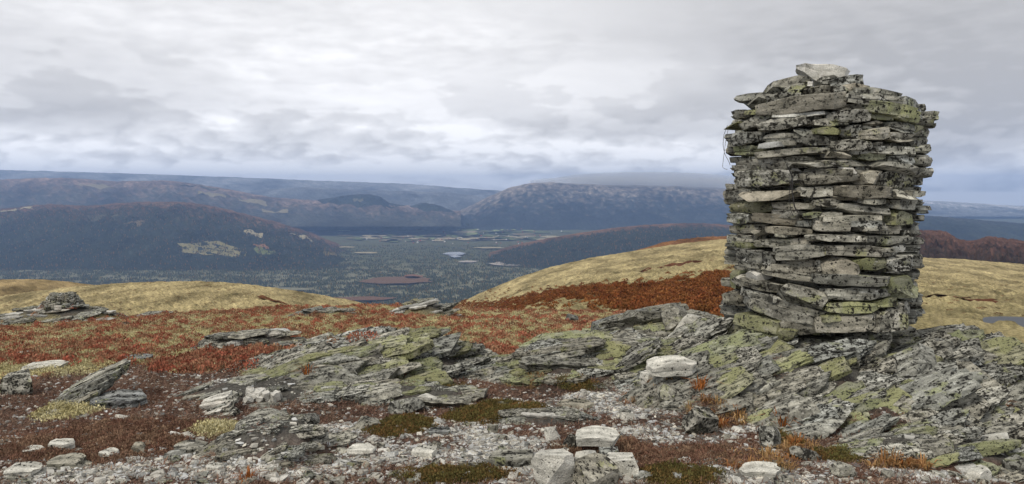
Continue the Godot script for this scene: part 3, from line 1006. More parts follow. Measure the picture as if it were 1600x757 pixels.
func build_plants() -> void:
	var cushion_a := tuft(0.07, 0.04, 110, 0.013, 0.4)
	var cushion_b := tuft(0.10, 0.09, 120, 0.024, 0.5)
	var cushion_c := tuft(0.09, 0.05, 120, 0.017, 0.3)
	var twigs := tuft(0.085, 0.016, 44, 0.034, -0.35, 0.07)
	var blades := grass(0.08, 0.085, 26)
	var lists := {"moss": [[], PackedColorArray()], "red": [[], PackedColorArray()], "lichen": [[], PackedColorArray()], "twig": [[], PackedColorArray()], "rust": [[], PackedColorArray()]}
	for pass_no in 2:
		var tries := 70000 if pass_no == 0 else 90000
		for t in tries:
			var z := -lerpf(4.0, 10.0, pow(rng.randf(), 1.2)) if pass_no == 0 else -lerpf(8.6, 34.0, pow(rng.randf(), 1.5))
			var x := rng.randf_range(-0.74, 0.74) * -z
			var k := cover_at(x, z)
			var bare := false
			for o in outcrops:
				if absf(x - o.x) < o.rx and absf(z - o.z) < o.rz and ellipse(o, x, z) < 0.86:
					bare = true
			if bare and rng.randf() > 0.03:
				continue
			var kind := ""
			var u := rng.randf()
			if u < k.moss or u < k.russet * 0.6:
				kind = "moss"
			elif u < k.rust:
				kind = "rust" if rng.randf() < 0.16 else "twig"
			elif k.red > k.lichen and u < k.red:
				kind = "red" if rng.randf() < 0.55 else ("lichen" if rng.randf() < 0.75 else "twig")
			elif u < k.lichen:
				kind = "lichen" if rng.randf() < 0.88 or z > -8.5 else "red"
			elif u < k.red:
				kind = "red"
			elif pass_no == 0 and u < 0.30 * (1.0 - k.gravel * 0.75):
				kind = "twig"
			if kind == "":
				continue
			var s := rng.randf_range(0.6, 1.25)
			if pass_no == 1:
				s *= 1.0 + clampf((-z - 10.0) * 0.03, 0.0, 0.6)
			var q := Basis(Vector3.UP, rng.randf() * TAU).scaled(Vector3(s, s * rng.randf_range(0.7, 1.3), s))
			var col := Color.WHITE
			var b := rng.randf_range(0.65, 1.3)
			var w := rng.randf()
			match kind:
				"moss": col = Color(0.115, 0.105, 0.034).lerp(Color(0.19, 0.105, 0.04), w * w) * b
				"red": col = Color(0.36, 0.105, 0.066).lerp(Color(0.36, 0.22, 0.13), w) * b
				"lichen": col = Color(0.62, 0.57, 0.35).lerp(Color(0.50, 0.44, 0.21), w) * b
				"twig": col = Color(0.16, 0.088, 0.066).lerp(Color(0.30, 0.21, 0.15), w * w) * b
				"rust": col = Color(0.27, 0.12, 0.045).lerp(Color(0.36, 0.25, 0.12), w) * b
			if kind == "moss" and k.russet > k.moss:
				col = Color(0.19, 0.095, 0.066).lerp(Color(0.25, 0.17, 0.11), w) * b
			lists[kind][0].append(Transform3D(q, Vector3(x, ground(x, z) - 0.004, z)))
			lists[kind][1].append(col)
	tag(scatter("moss", cushion_a, mats.leaf, lists.moss[0], lists.moss[1]), "dark olive crowberry and moss cushions between the stones", "moss")
	tag(scatter("red_shrubs", cushion_b, mats.leaf, lists.red[0], lists.red[1]), "red autumn dwarf shrubs covering the brow of the hill", "shrubs")
	tag(scatter("reindeer_lichen", cushion_c, mats.leaf, lists.lichen[0], lists.lichen[1]), "pale yellow reindeer lichen cushions between the red shrubs", "lichen")
	tag(scatter("heath_litter", twigs, mats.leaf, lists.twig[0], lists.twig[1]), "brown heath twigs and litter on bare ground", "heath")
	tag(scatter("rust_grass", blades, mats.leaf, lists.rust[0], lists.rust[1]), "short rust-coloured grass along the foot of the rocks", "grass")
	# tufts that stand out
	var shapes := [grass(0.10, 0.15, 60), grass(0.12, 0.13, 70), grass(0.09, 0.17, 50)]
	var spots := [[545, 588, "orange grass tuft on the middle left outcrop, the left one of a pair"], [628, 580, "orange grass tuft on the middle left outcrop, the right one of a pair"],
		[480, 588, "sparse orange grass tuft at the left end of the middle left outcrop"], [770, 578, "straw-orange grass tuft right of the middle left outcrop"], [835, 600, "orange tuft in front of the low outcrop"],
		[1095, 612, "orange grass tuft right of the pale perched slab"], [1140, 640, "orange grass tuft against the foot of the large outcrop"], [1125, 668, "rust grass tuft right of the dark squarish stone"],
		[1222, 668, "tall straw and orange tuft in a hollow of the large outcrop"], [1000, 618, "orange tuft left below the pale perched slab"], [1412, 728, "rust grass tuft under the lower ledge of the large outcrop"],
		[1560, 640, "rust grass tuft right of the large outcrop"], [1240, 700, "rust tuft between the dark stones below the outcrop"], [385, 752, "small rust tuft below the dark layered hump"]]
	for i in spots.size():
		var p := spot(spots[i][0], spots[i][1])
		var m := mesh_node("grass_tuft", shapes[i % 3], mats.grass, self, true)
		tag(m, spots[i][2], "grass", "orange grass tufts among the rocks")
		m.position = p - Vector3(0, 0.01, 0)
		m.rotation.y = i * 1.3
		m.scale = Vector3.ONE * (0.62 + 0.2 * (i % 3))

# ------------------------------------------------------------------ hills and valley
func crest_row(pts: Array, px: float) -> float:
	for i in pts.size() - 1:
		if px <= pts[i + 1][0]:
			var t := clampf((px - pts[i][0]) / (pts[i + 1][0] - pts[i][0]), 0.0, 1.0)
			var p0: float = pts[maxi(i - 1, 0)][1]
			var p3: float = pts[mini(i + 2, pts.size() - 1)][1]
			return lerpf(cubic_interpolate(pts[i][1], pts[i + 1][1], p0, p3, t), lerpf(pts[i][1], pts[i + 1][1], t), 0.35)
	return pts[-1][1]

func hill_point(h: Dictionary, px: float, t: float) -> Vector3:
	# t runs from the foot (0) over the crest (1) to the far side
	var dc: float = h.dc * (1.0 + 0.06 * nz_a.get_noise_2d(px * 0.05, h.dc))
	var df: float = h.df
	var v := sight(px, crest_row(h.pts, px))
	var yc := EYE + v.y * dc
	var yf: float = h.yf
	var d := lerpf(df, dc, t)
	var s := pow(sin(minf(t, 1.0) * PI * 0.5), h.k)
	var y := lerpf(yf, yc, s)
	if t > 1.0:
		y = EYE + v.y * d - pow(t - 1.0, 1.6) * h.dc * 0.22
	var x := v.x * d
	var env := minf(1.0, 4.0 * t * maxf(0.06, 1.0 - t)) if t < 1.0 else 0.24
	var f: float = h.f
	y += (nz_a.get_noise_2d(x * f, d * f + h.dc) + 0.45 * nz_b.get_noise_2d(x * f * 2.0, d * f * 2.0)) * h.amp * env
	return Vector3(x, y, -d)

func hill(called: String, pts: Array, dc: float, df: float, yf: float, amp: float, wave: float, k: float, low: Color, high: Color, line: float, spread: float, mat: String, cols := 260, rows := 70) -> Dictionary:
	var h := {"pts": pts, "dc": dc, "df": df, "yf": yf, "amp": amp, "f": 100.0 / wave, "k": k}
	hills[called] = h
	var v := PackedVector3Array()
	var c := PackedColorArray()
	var x0: float = pts[0][0]
	var x1: float = pts[-1][0]
	for j in rows:
		var t := pow(j / (rows - 1.0), 0.85) * 1.35
		for i in cols:
			var px := lerpf(x0, x1, i / (cols - 1.0))
			var p := hill_point(h, px, t)
			v.append(p)
			var f: float = 100.0 / wave
			var n := nz_a.get_noise_2d(p.x * f * 2.2, p.z * f * 2.2) + 0.5 * nz_b.get_noise_2d(p.x * f * 3.0, p.z * f * 3.0)
			var w := smoothstep(line - spread, line + spread, t + n * spread * 1.4)
			var g := 1.0 + 0.55 * nz_b.get_noise_2d(p.x * f * 9.0 + 7.0, p.z * f * 9.0)
			g *= 1.0 + 0.75 * nz_a.get_noise_2d(p.x * f * 0.30 + 55.0, p.z * f * 0.14) + 0.4 * nz_b.get_noise_2d(p.x * f * 1.1, p.z * f * 0.5)
			c.append((low.lerp(high, w) * maxf(g, 0.2)).clamp())
	setting(called, grid_mesh(v, c, cols, rows), mats[mat])
	return h

func patch(called: String, h: Dictionary, px: float, t: float, hw: float, ht: float, col: Color, lift: float, slant := 0.0) -> void:
	# a field, bog or heath patch: an irregular sheet that follows the slope
	var v := PackedVector3Array()
	var c := PackedColorArray()
	var N := 18
	var rings := 4
	var pts: Array = []
	var seed_at := px * 3.7 + t * 91.0
	for k in rings + 1:
		var ring := PackedVector3Array()
		for i in N:
			var an := TAU * i / N
			var r := (k / float(rings)) * (1.0 + 0.38 * nz_a.get_noise_2d(cos(an) * 40.0 + seed_at, sin(an) * 40.0))
			var sq := 1.0 / maxf(absf(cos(an)), absf(sin(an)))
			r *= lerpf(1.0, sq, 0.45)
			var q := hill_point(h, px + cos(an) * hw * r, clampf(t + sin(an) * ht * r + cos(an) * slant * r, 0.0, 1.3))
			ring.append(q + Vector3.UP * lift)
		pts.append(ring)
	for k in rings:
		for i in N:
			var j := (i + 1) % N
			v.append_array([pts[k][i], pts[k + 1][i], pts[k + 1][j], pts[k][i], pts[k + 1][j], pts[k][j]])
	c.resize(v.size())
	c.fill(col)
	var o := setting(called, flat_mesh(v, c), mats.slope)
	o.set_meta("kind", "structure")

func cone_tree() -> ArrayMesh:
	var v := PackedVector3Array()
	var c := PackedColorArray()
	for tier in 3:
		var y0 := 0.12 + tier * 0.26
		var y1 := y0 + 0.40 if tier < 2 else 1.0
		var r := 0.24 - tier * 0.065
		for i in 6:
			var a := TAU * i / 6.0 + tier
			var b := TAU * (i + 1) / 6.0 + tier
			v.append_array([Vector3(cos(a) * r, y0, sin(a) * r), Vector3(0, y1, 0), Vector3(cos(b) * r, y0, sin(b) * r)])
	for i in 4:
		var a := TAU * i / 4.0
		var b := TAU * (i + 1) / 4.0
		v.append_array([Vector3(cos(a) * 0.03, 0, sin(a) * 0.03), Vector3(0, 0.5, 0), Vector3(cos(b) * 0.03, 0, sin(b) * 0.03)])
	c.resize(v.size())
	c.fill(Color.WHITE)
	return flat_mesh(v, c)

const VALLEY := -550.0
func valley_point(px: float, row: float) -> Vector3:
	var v := sight(px, row)
	return Vector3(0, EYE, 0) + v * ((VALLEY - EYE) / v.y)

func build_land() -> void:
	var forest := Color(0.040, 0.048, 0.036)
	var wood := Color(0.135, 0.145, 0.082)
	# valley floor
	var cols := 520
	var rows := 300
	var v := PackedVector3Array()
	var c := PackedColorArray()
	for j in rows:
		var d := 1200.0 * pow(26.0, j / (rows - 1.0))
		for i in cols:
			var x := d * lerpf(-0.95, 0.95, i / (cols - 1.0))
			var y := VALLEY + nz_a.get_noise_2d(x * 0.05, d * 0.05) * 10.0
			v.append(Vector3(x, y, -d))
			var n := nz_a.get_noise_2d(x * 0.07, d * 0.06 + 300.0) * 0.7 + 0.7 * nz_b.get_noise_2d(x * 0.30, d * 0.14)
			var col := wood.lerp(Color(0.25, 0.245, 0.165), smoothstep(-0.10, 0.34, n) * (1.0 - smoothstep(5200.0, 6800.0, d)))
			col = col.lerp(Color(0.13, 0.075, 0.045), smoothstep(0.25, 0.5, -n) * 0.6)
			c.append(col)
	setting("valley", grid_mesh(v, c, cols, rows), mats.slope)
	hills["valley"] = {}
	# far ranges, nearest last
	hill("far_ridge", [[-260, 262], [0, 266], [180, 271], [330, 276], [480, 282], [640, 288], [760, 297], [900, 304], [1100, 312]], 21500, 17000, -420, 60, 3000, 1.0, Color(0.20, 0.21, 0.22), Color(0.32, 0.32, 0.32), 0.6, 0.3, "far", 220, 40)
	hill("far_ridge", [[1200, 318], [1380, 312], [1460, 314], [1530, 318], [1600, 322], [1900, 318]], 21500, 16000, -500, 50, 2500, 1.0, Color(0.20, 0.21, 0.21), Color(0.66, 0.65, 0.63), 0.55, 0.3, "far", 160, 40)
	hill("far_ridge", [[300, 312], [380, 300], [470, 293], [560, 297], [640, 299], [720, 303], [770, 312], [860, 330]], 17500, 14500, -450, 50, 2200, 1.0, Color(0.15, 0.16, 0.165), Color(0.21, 0.21, 0.21), 0.7, 0.2, "far", 160, 40)
	hill("brown_mountain", [[-260, 288], [-60, 284], [40, 280], [110, 279], [180, 284], [260, 283], [330, 292], [420, 308], [520, 316], [640, 322], [720, 330]], 13500, 9800, -430, 70, 1900, 1.0, Color(0.075, 0.078, 0.07), Color(0.30, 0.21, 0.165), 0.62, 0.32, "far", 260, 60)
	hill("twin_hill", [[380, 345], [440, 326], [500, 312], [560, 304], [590, 306], [608, 317], [640, 322], [662, 317], [690, 323], [720, 336], [760, 352], [800, 362]], 13000, 11000, VALLEY - 10, 60, 1100, 1.1, forest, Color(0.075, 0.065, 0.055), 1.0, 0.25, "far", 240, 60)
	hill("great_mountain", [[640, 352], [690, 340], [730, 324], [768, 306], [800, 293], [835, 286], [865, 286], [910, 288], [980, 290], [1060, 291], [1140, 295], [1220, 303], [1320, 326], [1420, 350]], 15500, 11300, VALLEY - 10, 75, 2300, 1.0, Color(0.040, 0.047, 0.045), Color(0.42, 0.35, 0.29), 0.66, 0.36, "far", 320, 90)
	hill("blue_mountain", [[1180, 352], [1330, 342], [1440, 337], [1500, 341], [1580, 348], [1700, 352], [1900, 350]], 9000, 7000, VALLEY, 40, 1400, 1.0, forest, Color(0.05, 0.052, 0.05), 0.8, 0.2, "far", 180, 40)
	var lm := hill("forest_mountain", [[-300, 330], [-120, 326], [0, 327], [70, 320], [140, 322], [200, 317], [280, 316], [330, 322], [370, 332], [430, 347], [490, 366], [540, 386], [590, 400], [640, 410]], 8300, 5500, VALLEY - 6, 60, 900, 0.9, forest, Color(0.19, 0.105, 0.062), 0.72, 0.30, "slope", 340, 110)
	var rd := hill("wooded_ridge", [[760, 396], [800, 384], [860, 372], [920, 362], [980, 354], [1040, 350], [1090, 349], [1140, 352], [1240, 362], [1400, 380]], 7200, 5700, VALLEY - 6, 22, 600, 0.9, forest, Color(0.21, 0.11, 0.055), 0.80, 0.16, "slope", 240, 60)
	# red moor and tan hills nearby
	hill("red_moor", [[1300, 366], [1400, 362], [1440, 360], [1478, 362], [1500, 374], [1520, 376], [1546, 370], [1580, 374], [1620, 380], [1760, 388]], 1900, 1000, -110, 14, 130, 0.9, Color(0.060, 0.045, 0.036), Color(0.16, 0.085, 0.06), 0.62, 0.4, "heath", 200, 70)
	hill("red_moor", [[990, 392], [1040, 378], [1090, 371], [1140, 369], [1220, 372], [1320, 384]], 1100, 760, -90, 4, 90, 0.9, Color(0.22, 0.10, 0.05), Color(0.26, 0.13, 0.06), 0.6, 0.3, "heath", 140, 40)
	hill("tan_hill", [[-420, 446], [-200, 440], [-60, 440], [0, 437], [70, 437], [150, 446], [240, 460]], 520, 330, -78, 2.0, 50, 0.9, Color(0.33, 0.25, 0.13), Color(0.37, 0.28, 0.145), 0.5, 0.3, "heath", 140, 50)
	var th := hill("tan_hill", [[-60, 470], [60, 455], [130, 447], [220, 441], [320, 440], [400, 446], [470, 456], [540, 468], [600, 481], [700, 500]], 330, 110, -32, 1.6, 34, 0.85, Color(0.36, 0.305, 0.155), Color(0.46, 0.38, 0.205), 0.5, 0.5, "heath", 300, 110)
	var rh := hill("tan_hill", [[640, 497], [690, 486], [720, 472], [760, 454], [810, 434], [860, 418], [920, 404], [980, 394], [1050, 383], [1130, 374], [1200, 374], [1320, 388], [1430, 402], [1500, 405], [1560, 410], [1610, 414], [1760, 420], [1950, 424]], 620, 62, -12.4, 2.2, 60, 1.15, Color(0.36, 0.305, 0.155), Color(0.47, 0.39, 0.21), 0.4, 0.5, "heath", 460, 170)
	stage("hills")
	# fields, clearings and bogs
	var hay := Color(0.46, 0.40, 0.26)
	var green := Color(0.20, 0.23, 0.10)
	for a in [[20, 0.80, 34, 0.03, hay], [160, 0.55, 26, 0.03, Color(0.14, 0.13, 0.09)], [330, 0.17, 50, 0.055, Color(0.30, 0.27, 0.14)], [415, 0.20, 22, 0.03, green], [405, 0.235, 14, 0.014, Color(0.33, 0.18, 0.10)], [470, 0.62, 20, 0.03, hay], [560, 0.32, 20, 0.05, hay], [210, 0.42, 20, 0.02, Color(0.2, 0.16, 0.10)], [395, 0.42, 16, 0.03, hay], [520, 0.4, 16, 0.05, Color(0.22, 0.18, 0.09)]]:
		patch("clearing", lm, a[0], a[1], a[2], a[3], a[4], 4.0)
	for a in [[330, 0.52, 24, 0.05, hay], [395, 0.50, 24, 0.05, hay], [430, 0.30, 20, 0.05, hay], [150, 0.6, 30, 0.03, hay], [310, 0.72, 30, 0.03, Color(0.2, 0.18, 0.12)], [205, 0.92, 16, 0.02, Color(0.34, 0.3, 0.26)]]:
		patch("clearing", hills.brown_mountain, a[0], a[1], a[2], a[3] * 0.7, a[4] * 0.7, 10.0)
	for a in [[530, 0.34, 34, 0.05, hay], [480, 0.24, 28, 0.04, hay], [600, 0.30, 40, 0.035, Color(0.36, 0.32, 0.22)], [575, 0.26, 30, 0.03, hay], [640, 0.26, 14, 0.05, green * 1.5], [690, 0.34, 16, 0.03, hay], [560, 0.64, 8, 0.04, Color(0.2, 0.19, 0.13)]]:
		patch("clearing", hills.twin_hill, a[0], a[1], a[2], a[3], a[4], 8.0, 0.05 if a[0] == 600 else 0.0)
	# valley floor fields, gravel pits, bogs and the river
	var flats: Array = []
	for k in 130:
		var row := rng.randf_range(347, 378)
		var px := rng.randf_range(520, 880) + (row - 362) * 2.0
		var cc: Color = [hay, green * 1.7, Color(0.27, 0.22, 0.13), Color(0.17, 0.20, 0.08)][rng.randi() % 4]
		flats.append([px, row, rng.randf_range(5, 24), rng.randf_range(0.8, 2.0), cc])
	flats.append_array([[800, 414, 34, 3.2, Color(0.50, 0.45, 0.40)], [730, 411, 16, 1.6, Color(0.5, 0.46, 0.42)], [765, 389, 22, 1.2, hay], [880, 398, 50, 2.8, Color(0.15, 0.19, 0.07)], [850, 397, 30, 1.6, Color(0.2, 0.21, 0.1)], [835, 411, 12, 1.0, Color(0.5, 0.46, 0.42)],
		[620, 441, 52, 5.5, Color(0.21, 0.13, 0.085)], [645, 435, 16, 3.2, Color(0.27, 0.14, 0.085)], [555, 470, 60, 3.0, Color(0.21, 0.125, 0.08)], [570, 397, 20, 1.2, hay], [540, 388, 14, 1.0, hay], [430, 455, 60, 2.4, Color(0.27, 0.26, 0.18)]])
	for f in flats:
		var vv := PackedVector3Array()
		var cc := PackedColorArray()
		var ring: Array = []
		var N := 16
		for i in N:
			var an := TAU * i / N
			var r := 1.0 + 0.5 * nz_a.get_noise_2d(cos(an) * 40.0 + f[0] * 3.0, sin(an) * 40.0 + f[1])
			var p := valley_point(f[0] + cos(an) * f[2] * r, f[1] + sin(an) * f[3] * r)
			ring.append(Vector3(p.x, VALLEY + 11.0, p.z))
		var mid := valley_point(f[0], f[1])
		mid.y = VALLEY + 11.0
		for i in N:
			vv.append_array([mid, ring[(i + 1) % N], ring[i]])
		cc.resize(vv.size())
		cc.fill(f[4])
		setting("field", flat_mesh(vv, cc), mats.slope)
	for lake in [[[690, 399], [700, 396.5], [716, 395.8], [728, 398], [722, 400.5], [706, 401]], [[700, 402], [712, 401], [722, 403], [710, 405]]]:
		var vv := PackedVector3Array()
		for i in range(1, lake.size() - 1):
			for q in [lake[0], lake[i], lake[i + 1]]:
				var p := valley_point(q[0], q[1])
				vv.append(Vector3(p.x, VALLEY + 12.0, p.z))
		setting("lake", flat_mesh(vv, PackedColorArray()), mats.lake)
	# mountain pond on the tan plateau
	var pv := PackedVector3Array()
	var pt := 0.03
	var best := 9.0
	for k in 200:
		var q := hill_point(rh, 1606, 0.01 + k * 0.003)
		var miss := absf((q.y - EYE) / -q.z - sight(1606, 508).y)
		if miss < best:
			best = miss
			pt = 0.01 + k * 0.003
	var pc := hill_point(rh, 1606, pt)
	for i in 20:
		var ring: Array = []
		for s in [i, i + 1]:
			var an: float = TAU * s / 20.0
			ring.append(Vector3(pc.x + cos(an) * 5.6 * (1.0 + 0.12 * sin(3.0 * an)), pc.y + 0.3, pc.z + sin(an) * 5.0))
		pv.append_array([Vector3(pc.x, pc.y + 0.3, pc.z), ring[0], ring[1]])
	setting("pond", flat_mesh(pv, PackedColorArray()), mats.water)
	# woods in the valley
	var tree := cone_tree()
	var xf: Array = []
	var col := PackedColorArray()
	var tries := 0
	while xf.size() < 70000 and tries < 200000:
		tries += 1
		var px := rng.randf_range(-40, 1150)
		var row := 384.0 + 108.0 * rng.randf()
		var p := valley_point(px, row)
		var n := nz_a.get_noise_2d(p.x * 0.07, -p.z * 0.06 + 300.0) * 0.7 + 0.7 * nz_b.get_noise_2d(p.x * 0.30, -p.z * 0.14)
		if rng.randf() < smoothstep(-0.05, 0.35, n) * 0.92:
			continue
		var bog := false
		for f in flats:
			if absf(px - f[0]) < f[2] and absf(row - f[1]) < f[3] and pow((px - f[0]) / f[2], 2) + pow((row - f[1]) / f[3], 2) < 1.0:
				bog = true
		if bog and rng.randf() > 0.02:
			continue
		var h := rng.randf_range(7.0, 15.0)
		xf.append(Transform3D(Basis(Vector3.UP, rng.randf() * TAU).scaled(Vector3(h * 1.15, h, h * 1.15)), Vector3(p.x, VALLEY + nz_a.get_noise_2d(p.x * 0.05, -p.z * 0.05) * 10.0, p.z)))
		var b := rng.randf_range(0.7, 1.4)
		col.append(Color(0.040, 0.050, 0.030) * b if rng.randf() < 0.93 else Color(0.17, 0.11, 0.03))
	tag(scatter("pine_forest", tree, mats.leaf, xf, col), "open pine forest covering the valley floor far below", "forest")
	# woods on the left mountain's lower slope and the ridge
	xf = []
	col = PackedColorArray()
	for i in 46000:
		var left := i % 3 != 0
		var px := rng.randf_range(-60, 620) if left else rng.randf_range(770, 1150)
		var t := pow(rng.randf(), 1.2) * (0.72 + 0.14 * nz_a.get_noise_2d(px * 2.0, 5.0))
		var hh: Dictionary = lm if left else rd
		var p := hill_point(hh, px, t)
		var h := rng.randf_range(8.0, 17.0)
		xf.append(Transform3D(Basis(Vector3.UP, rng.randf() * TAU).scaled(Vector3(h * 1.3, h, h * 1.3)), p))
		var b := rng.randf_range(0.7, 1.4)
		col.append(Color(0.034, 0.043, 0.030) * b if rng.randf() < 0.9 else Color(0.16, 0.09, 0.03))
	tag(scatter("hillside_forest", tree, mats.leaf, xf, col), "dark spruce forest covering the mountain sides across the valley", "forest")
	# birch scrub glowing red on the near hill and scattered bushes
	var bush := tuft(0.5, 0.62, 46, 0.30, 0.5)
	xf = []
	col = PackedColorArray()
	for i in 60000:
		var px := rng.randf_range(660, 1240)
		var t := rng.randf_range(0.05, 1.0)
		var p := hill_point(rh, px, t)
		# the thicket lies in a band across the slope
		var n := nz_a.get_noise_2d(p.x * 2.2, p.z * 1.2) * 0.55 + nz_b.get_noise_2d(p.x * 3.0, p.z * 2.0) * 0.35
		var mid := lerpf(0.93, 0.14, pow(clampf((px - 715.0) / 300.0, 0.0, 1.0), 0.62)) + 0.03 * smoothstep(1000.0, 1150.0, px)
		var e := absf(t - mid) / lerpf(0.17, 0.085, smoothstep(720.0, 960.0, px)) + n
		if px < 700 or e > 1.0:
			if rng.randf() > 0.05 or e > 2.0:
				continue
		var s := rng.randf_range(0.7, 1.7)
		xf.append(Transform3D(Basis(Vector3.UP, rng.randf() * TAU).scaled(Vector3(s * 1.2, s, s * 1.2)), p))
		var b := rng.randf_range(0.55, 1.3)
		col.append(Color(0.20, 0.062, 0.022).lerp(Color(0.25, 0.11, 0.035), rng.randf()) * b)
	tag(scatter("birch_scrub", bush, mats.leaf, xf, col), "rust red birch scrub in a band across the tan hill", "shrubs")
	xf = []
	col = PackedColorArray()
	for i in 5200:
		var left := i % 3 == 0
		var hh: Dictionary = th if left else rh
		var px := rng.randf_range(0, 620) if left else rng.randf_range(680, 1620)
		var t := rng.randf_range(0.2, 1.0) if left else rng.randf_range(0.1, 1.0)
		var p := hill_point(hh, px, t)
		if nz_a.get_noise_2d(p.x * 1.4, p.z * 0.8) < 0.02:
			continue
		var s := rng.randf_range(0.25, 0.75)
		xf.append(Transform3D(Basis(Vector3.UP, rng.randf() * TAU).scaled(Vector3(s * 2.0, s * 0.7, s * 2.0)), p))
		col.append(Color(0.16, 0.13, 0.07).lerp(Color(0.22, 0.12, 0.06), rng.randf()) * rng.randf_range(0.7, 1.4))
	tag(scatter("moor_bushes", bush, mats.leaf, xf, col), "low brown dwarf bushes dotted over the tan hills", "bushes")
	for a in [[470, 0.72, 40, 0.030], [430, 0.80, 30, 0.02], [500, 0.66, 22, 0.02]]:
		patch("heath_patch", th, a[0], a[1], a[2], a[3], Color(0.16, 0.075, 0.04), 0.12, -0.03)
	for a in [[1485, 0.23, 36, 0.006], [1530, 0.205, 30, 0.004], [1090, 0.12, 60, 0.010], [1060, 0.52, 60, 0.012]]:
		patch("heath_patch", rh, a[0], a[1], a[2], a[3], Color(0.15, 0.070, 0.04), 0.25)
	# cloud resting on the great mountain's shoulder
	for k in [[930, 284, 15300, 2600, 190], [1040, 286, 15200, 2800, 230], [1150, 288, 15000, 3000, 260], [1010, 279, 15800, 3600, 260]]:
		var fog := FogVolume.new()
		fog.name = numbered("cloud")
		fog.shape = RenderingServer.FOG_VOLUME_SHAPE_ELLIPSOID
		fog.size = Vector3(k[3], k[4], 1900)
		var fm := FogMaterial.new()
		fm.density = 0.0011
		fm.albedo = Color(1, 1, 1)
		fog.material = fm
		add_child(fog)
		fog.position = Vector3(0, EYE, 0) + sight(k[0], k[1]) * float(k[2])
		fog.set_meta("kind", "stuff")
		tag(fog, "low grey cloud resting on the great mountain's shoulder", "cloud", "clouds on the great mountain")
	# houses of the village, far off
	var hv := PackedVector3Array()
	var hc := PackedColorArray()
	var B := [Vector3(-0.5, 0, -0.35), Vector3(0.5, 0, -0.35), Vector3(0.5, 0, 0.35), Vector3(-0.5, 0, 0.35)]
	var up := Vector3(0, 0.42, 0)
	for i in 4:
		var a: Vector3 = B[i]
		var b: Vector3 = B[(i + 1) % 4]
		hv.append_array([a, a + up, b + up, a, b + up, b])
	var r0 := Vector3(-0.5, 0.75, 0)
	var r1 := Vector3(0.5, 0.75, 0)
	hv.append_array([B[0] + up, r0, r1, B[0] + up, r1, B[1] + up, B[2] + up, r1, r0, B[2] + up, r0, B[3] + up, B[3] + up, r0, B[0] + up, B[1] + up, r1, B[2] + up])
	for i in hv.size():
		hc.append(Color.WHITE)
	xf = []
	col = PackedColorArray()
	for i in 90:
		var p := valley_point(rng.randf_range(540, 900), rng.randf_range(350, 384))
		var s := rng.randf_range(9, 18)
		xf.append(Transform3D(Basis(Vector3.UP, rng.randf() * TAU).scaled(Vector3.ONE * s), Vector3(p.x, VALLEY + 11.0, p.z)))
		col.append(Color(0.5, 0.49, 0.46) if rng.randf() < 0.5 else Color(0.3, 0.09, 0.06))
	tag(scatter("village", flat_mesh(hv, hc), mats.chip, xf, col), "specks of white and red village houses on the valley farmland", "village")

# ------------------------------------------------------------------ sky
func sky_color(az: float, el: float, n1: FastNoiseLite, n2: FastNoiseLite) -> Color:
	# el in degrees above the horizon; a deck of stratocumulus with rolls low down
	var fold := absf(fposmod(az + 33.0, 132.0) - 66.0) * -1.0 + 33.0
	var px := 800.0 + tan(deg_to_rad(clampf(fold, -33.0, 33.0))) * FOCAL
	var row := 300.0 - el * 21.5
	var k := 1.0 / (sin(deg_to_rad(el)) + 0.07)
	var a := deg_to_rad(az)
	var u := sin(a) * k
	var w := cos(a) * k
	var wx := n2.get_noise_2d(u * 30.0, w * 30.0) * 0.5
	var deck := n1.get_noise_2d(u * 11.0 + wx * 12.0, w * 11.0 + wx * 12.0)
	var fine := n2.get_noise_2d(a * 900.0 + deck * 30.0, el * 62.0)
	var b := 219.0 + deck * 34.0 + fine * 5.0
	var wob := fine * 0.35 + deck * 0.3
	for l in [[60, 190, 260, 30, -26], [1530, 215, 330, 85, -46], [1330, 90, 520, 130, -30], [960, 205, 300, 26, -30], [470, 225, 230, 20, -14], [100, 55, 330, 50, 12], [620, 60, 420, 60, 12], [330, 206, 90, 16, 30], [950, 240, 220, 16, 34], [100, 240, 210, 9, 26], [580, 268, 120, 8, 16], [560, 205, 70, 8, 14], [720, 205, 70, 10, 16], [1540, 272, 160, 10, 22], [300, 250, 300, 8, -12], [760, 300, 500, 8, -4]]:
		var dx: float = (px - l[0]) / l[2]
		var dy: float = (row - l[1]) / l[3]
		var q := dx * dx + dy * dy
		if q < 5.0:
			b += l[4] * exp(-q * 1.1) * (1.0 + wob * 1.6)
	# cloud masses with edges
	var mass := n1.get_noise_2d(a * 300.0 + 17.0, el * 17.0 + fine * 8.0)
	b += (smoothstep(-0.03, 0.14, mass + fine * 0.14) - 0.5) * 15.0 * smoothstep(0.8, 2.5, el) * (1.0 - smoothstep(6.0, 13.0, el))
	var high := n2.get_noise_2d(u * 7.0 + wx * 9.0, w * 7.0 + 60.0)
	b += (smoothstep(-0.10, 0.22, high + fine * 0.08) - 0.5) * 20.0 * smoothstep(4.0, 8.0, el)
	# rolls and puffs of cloud near the horizon
	if el < 7.0:
		var low := 1.0 - smoothstep(2.0, 7.0, el)
		var puff := absf(n1.get_noise_2d(a * 760.0 + fine * 12.0, el * 36.0 + fine * 14.0))
		b += low * (24.0 * (minf(puff * 3.4, 1.2) - 0.4) + 12.0 + fine * 22.0) + 10.0 * (1.0 - smoothstep(0.5, 3.0, el))
	b = clampf(b, 130.0, 248.0)
	return Color8(int(b + 1.0), int(b), int(b))

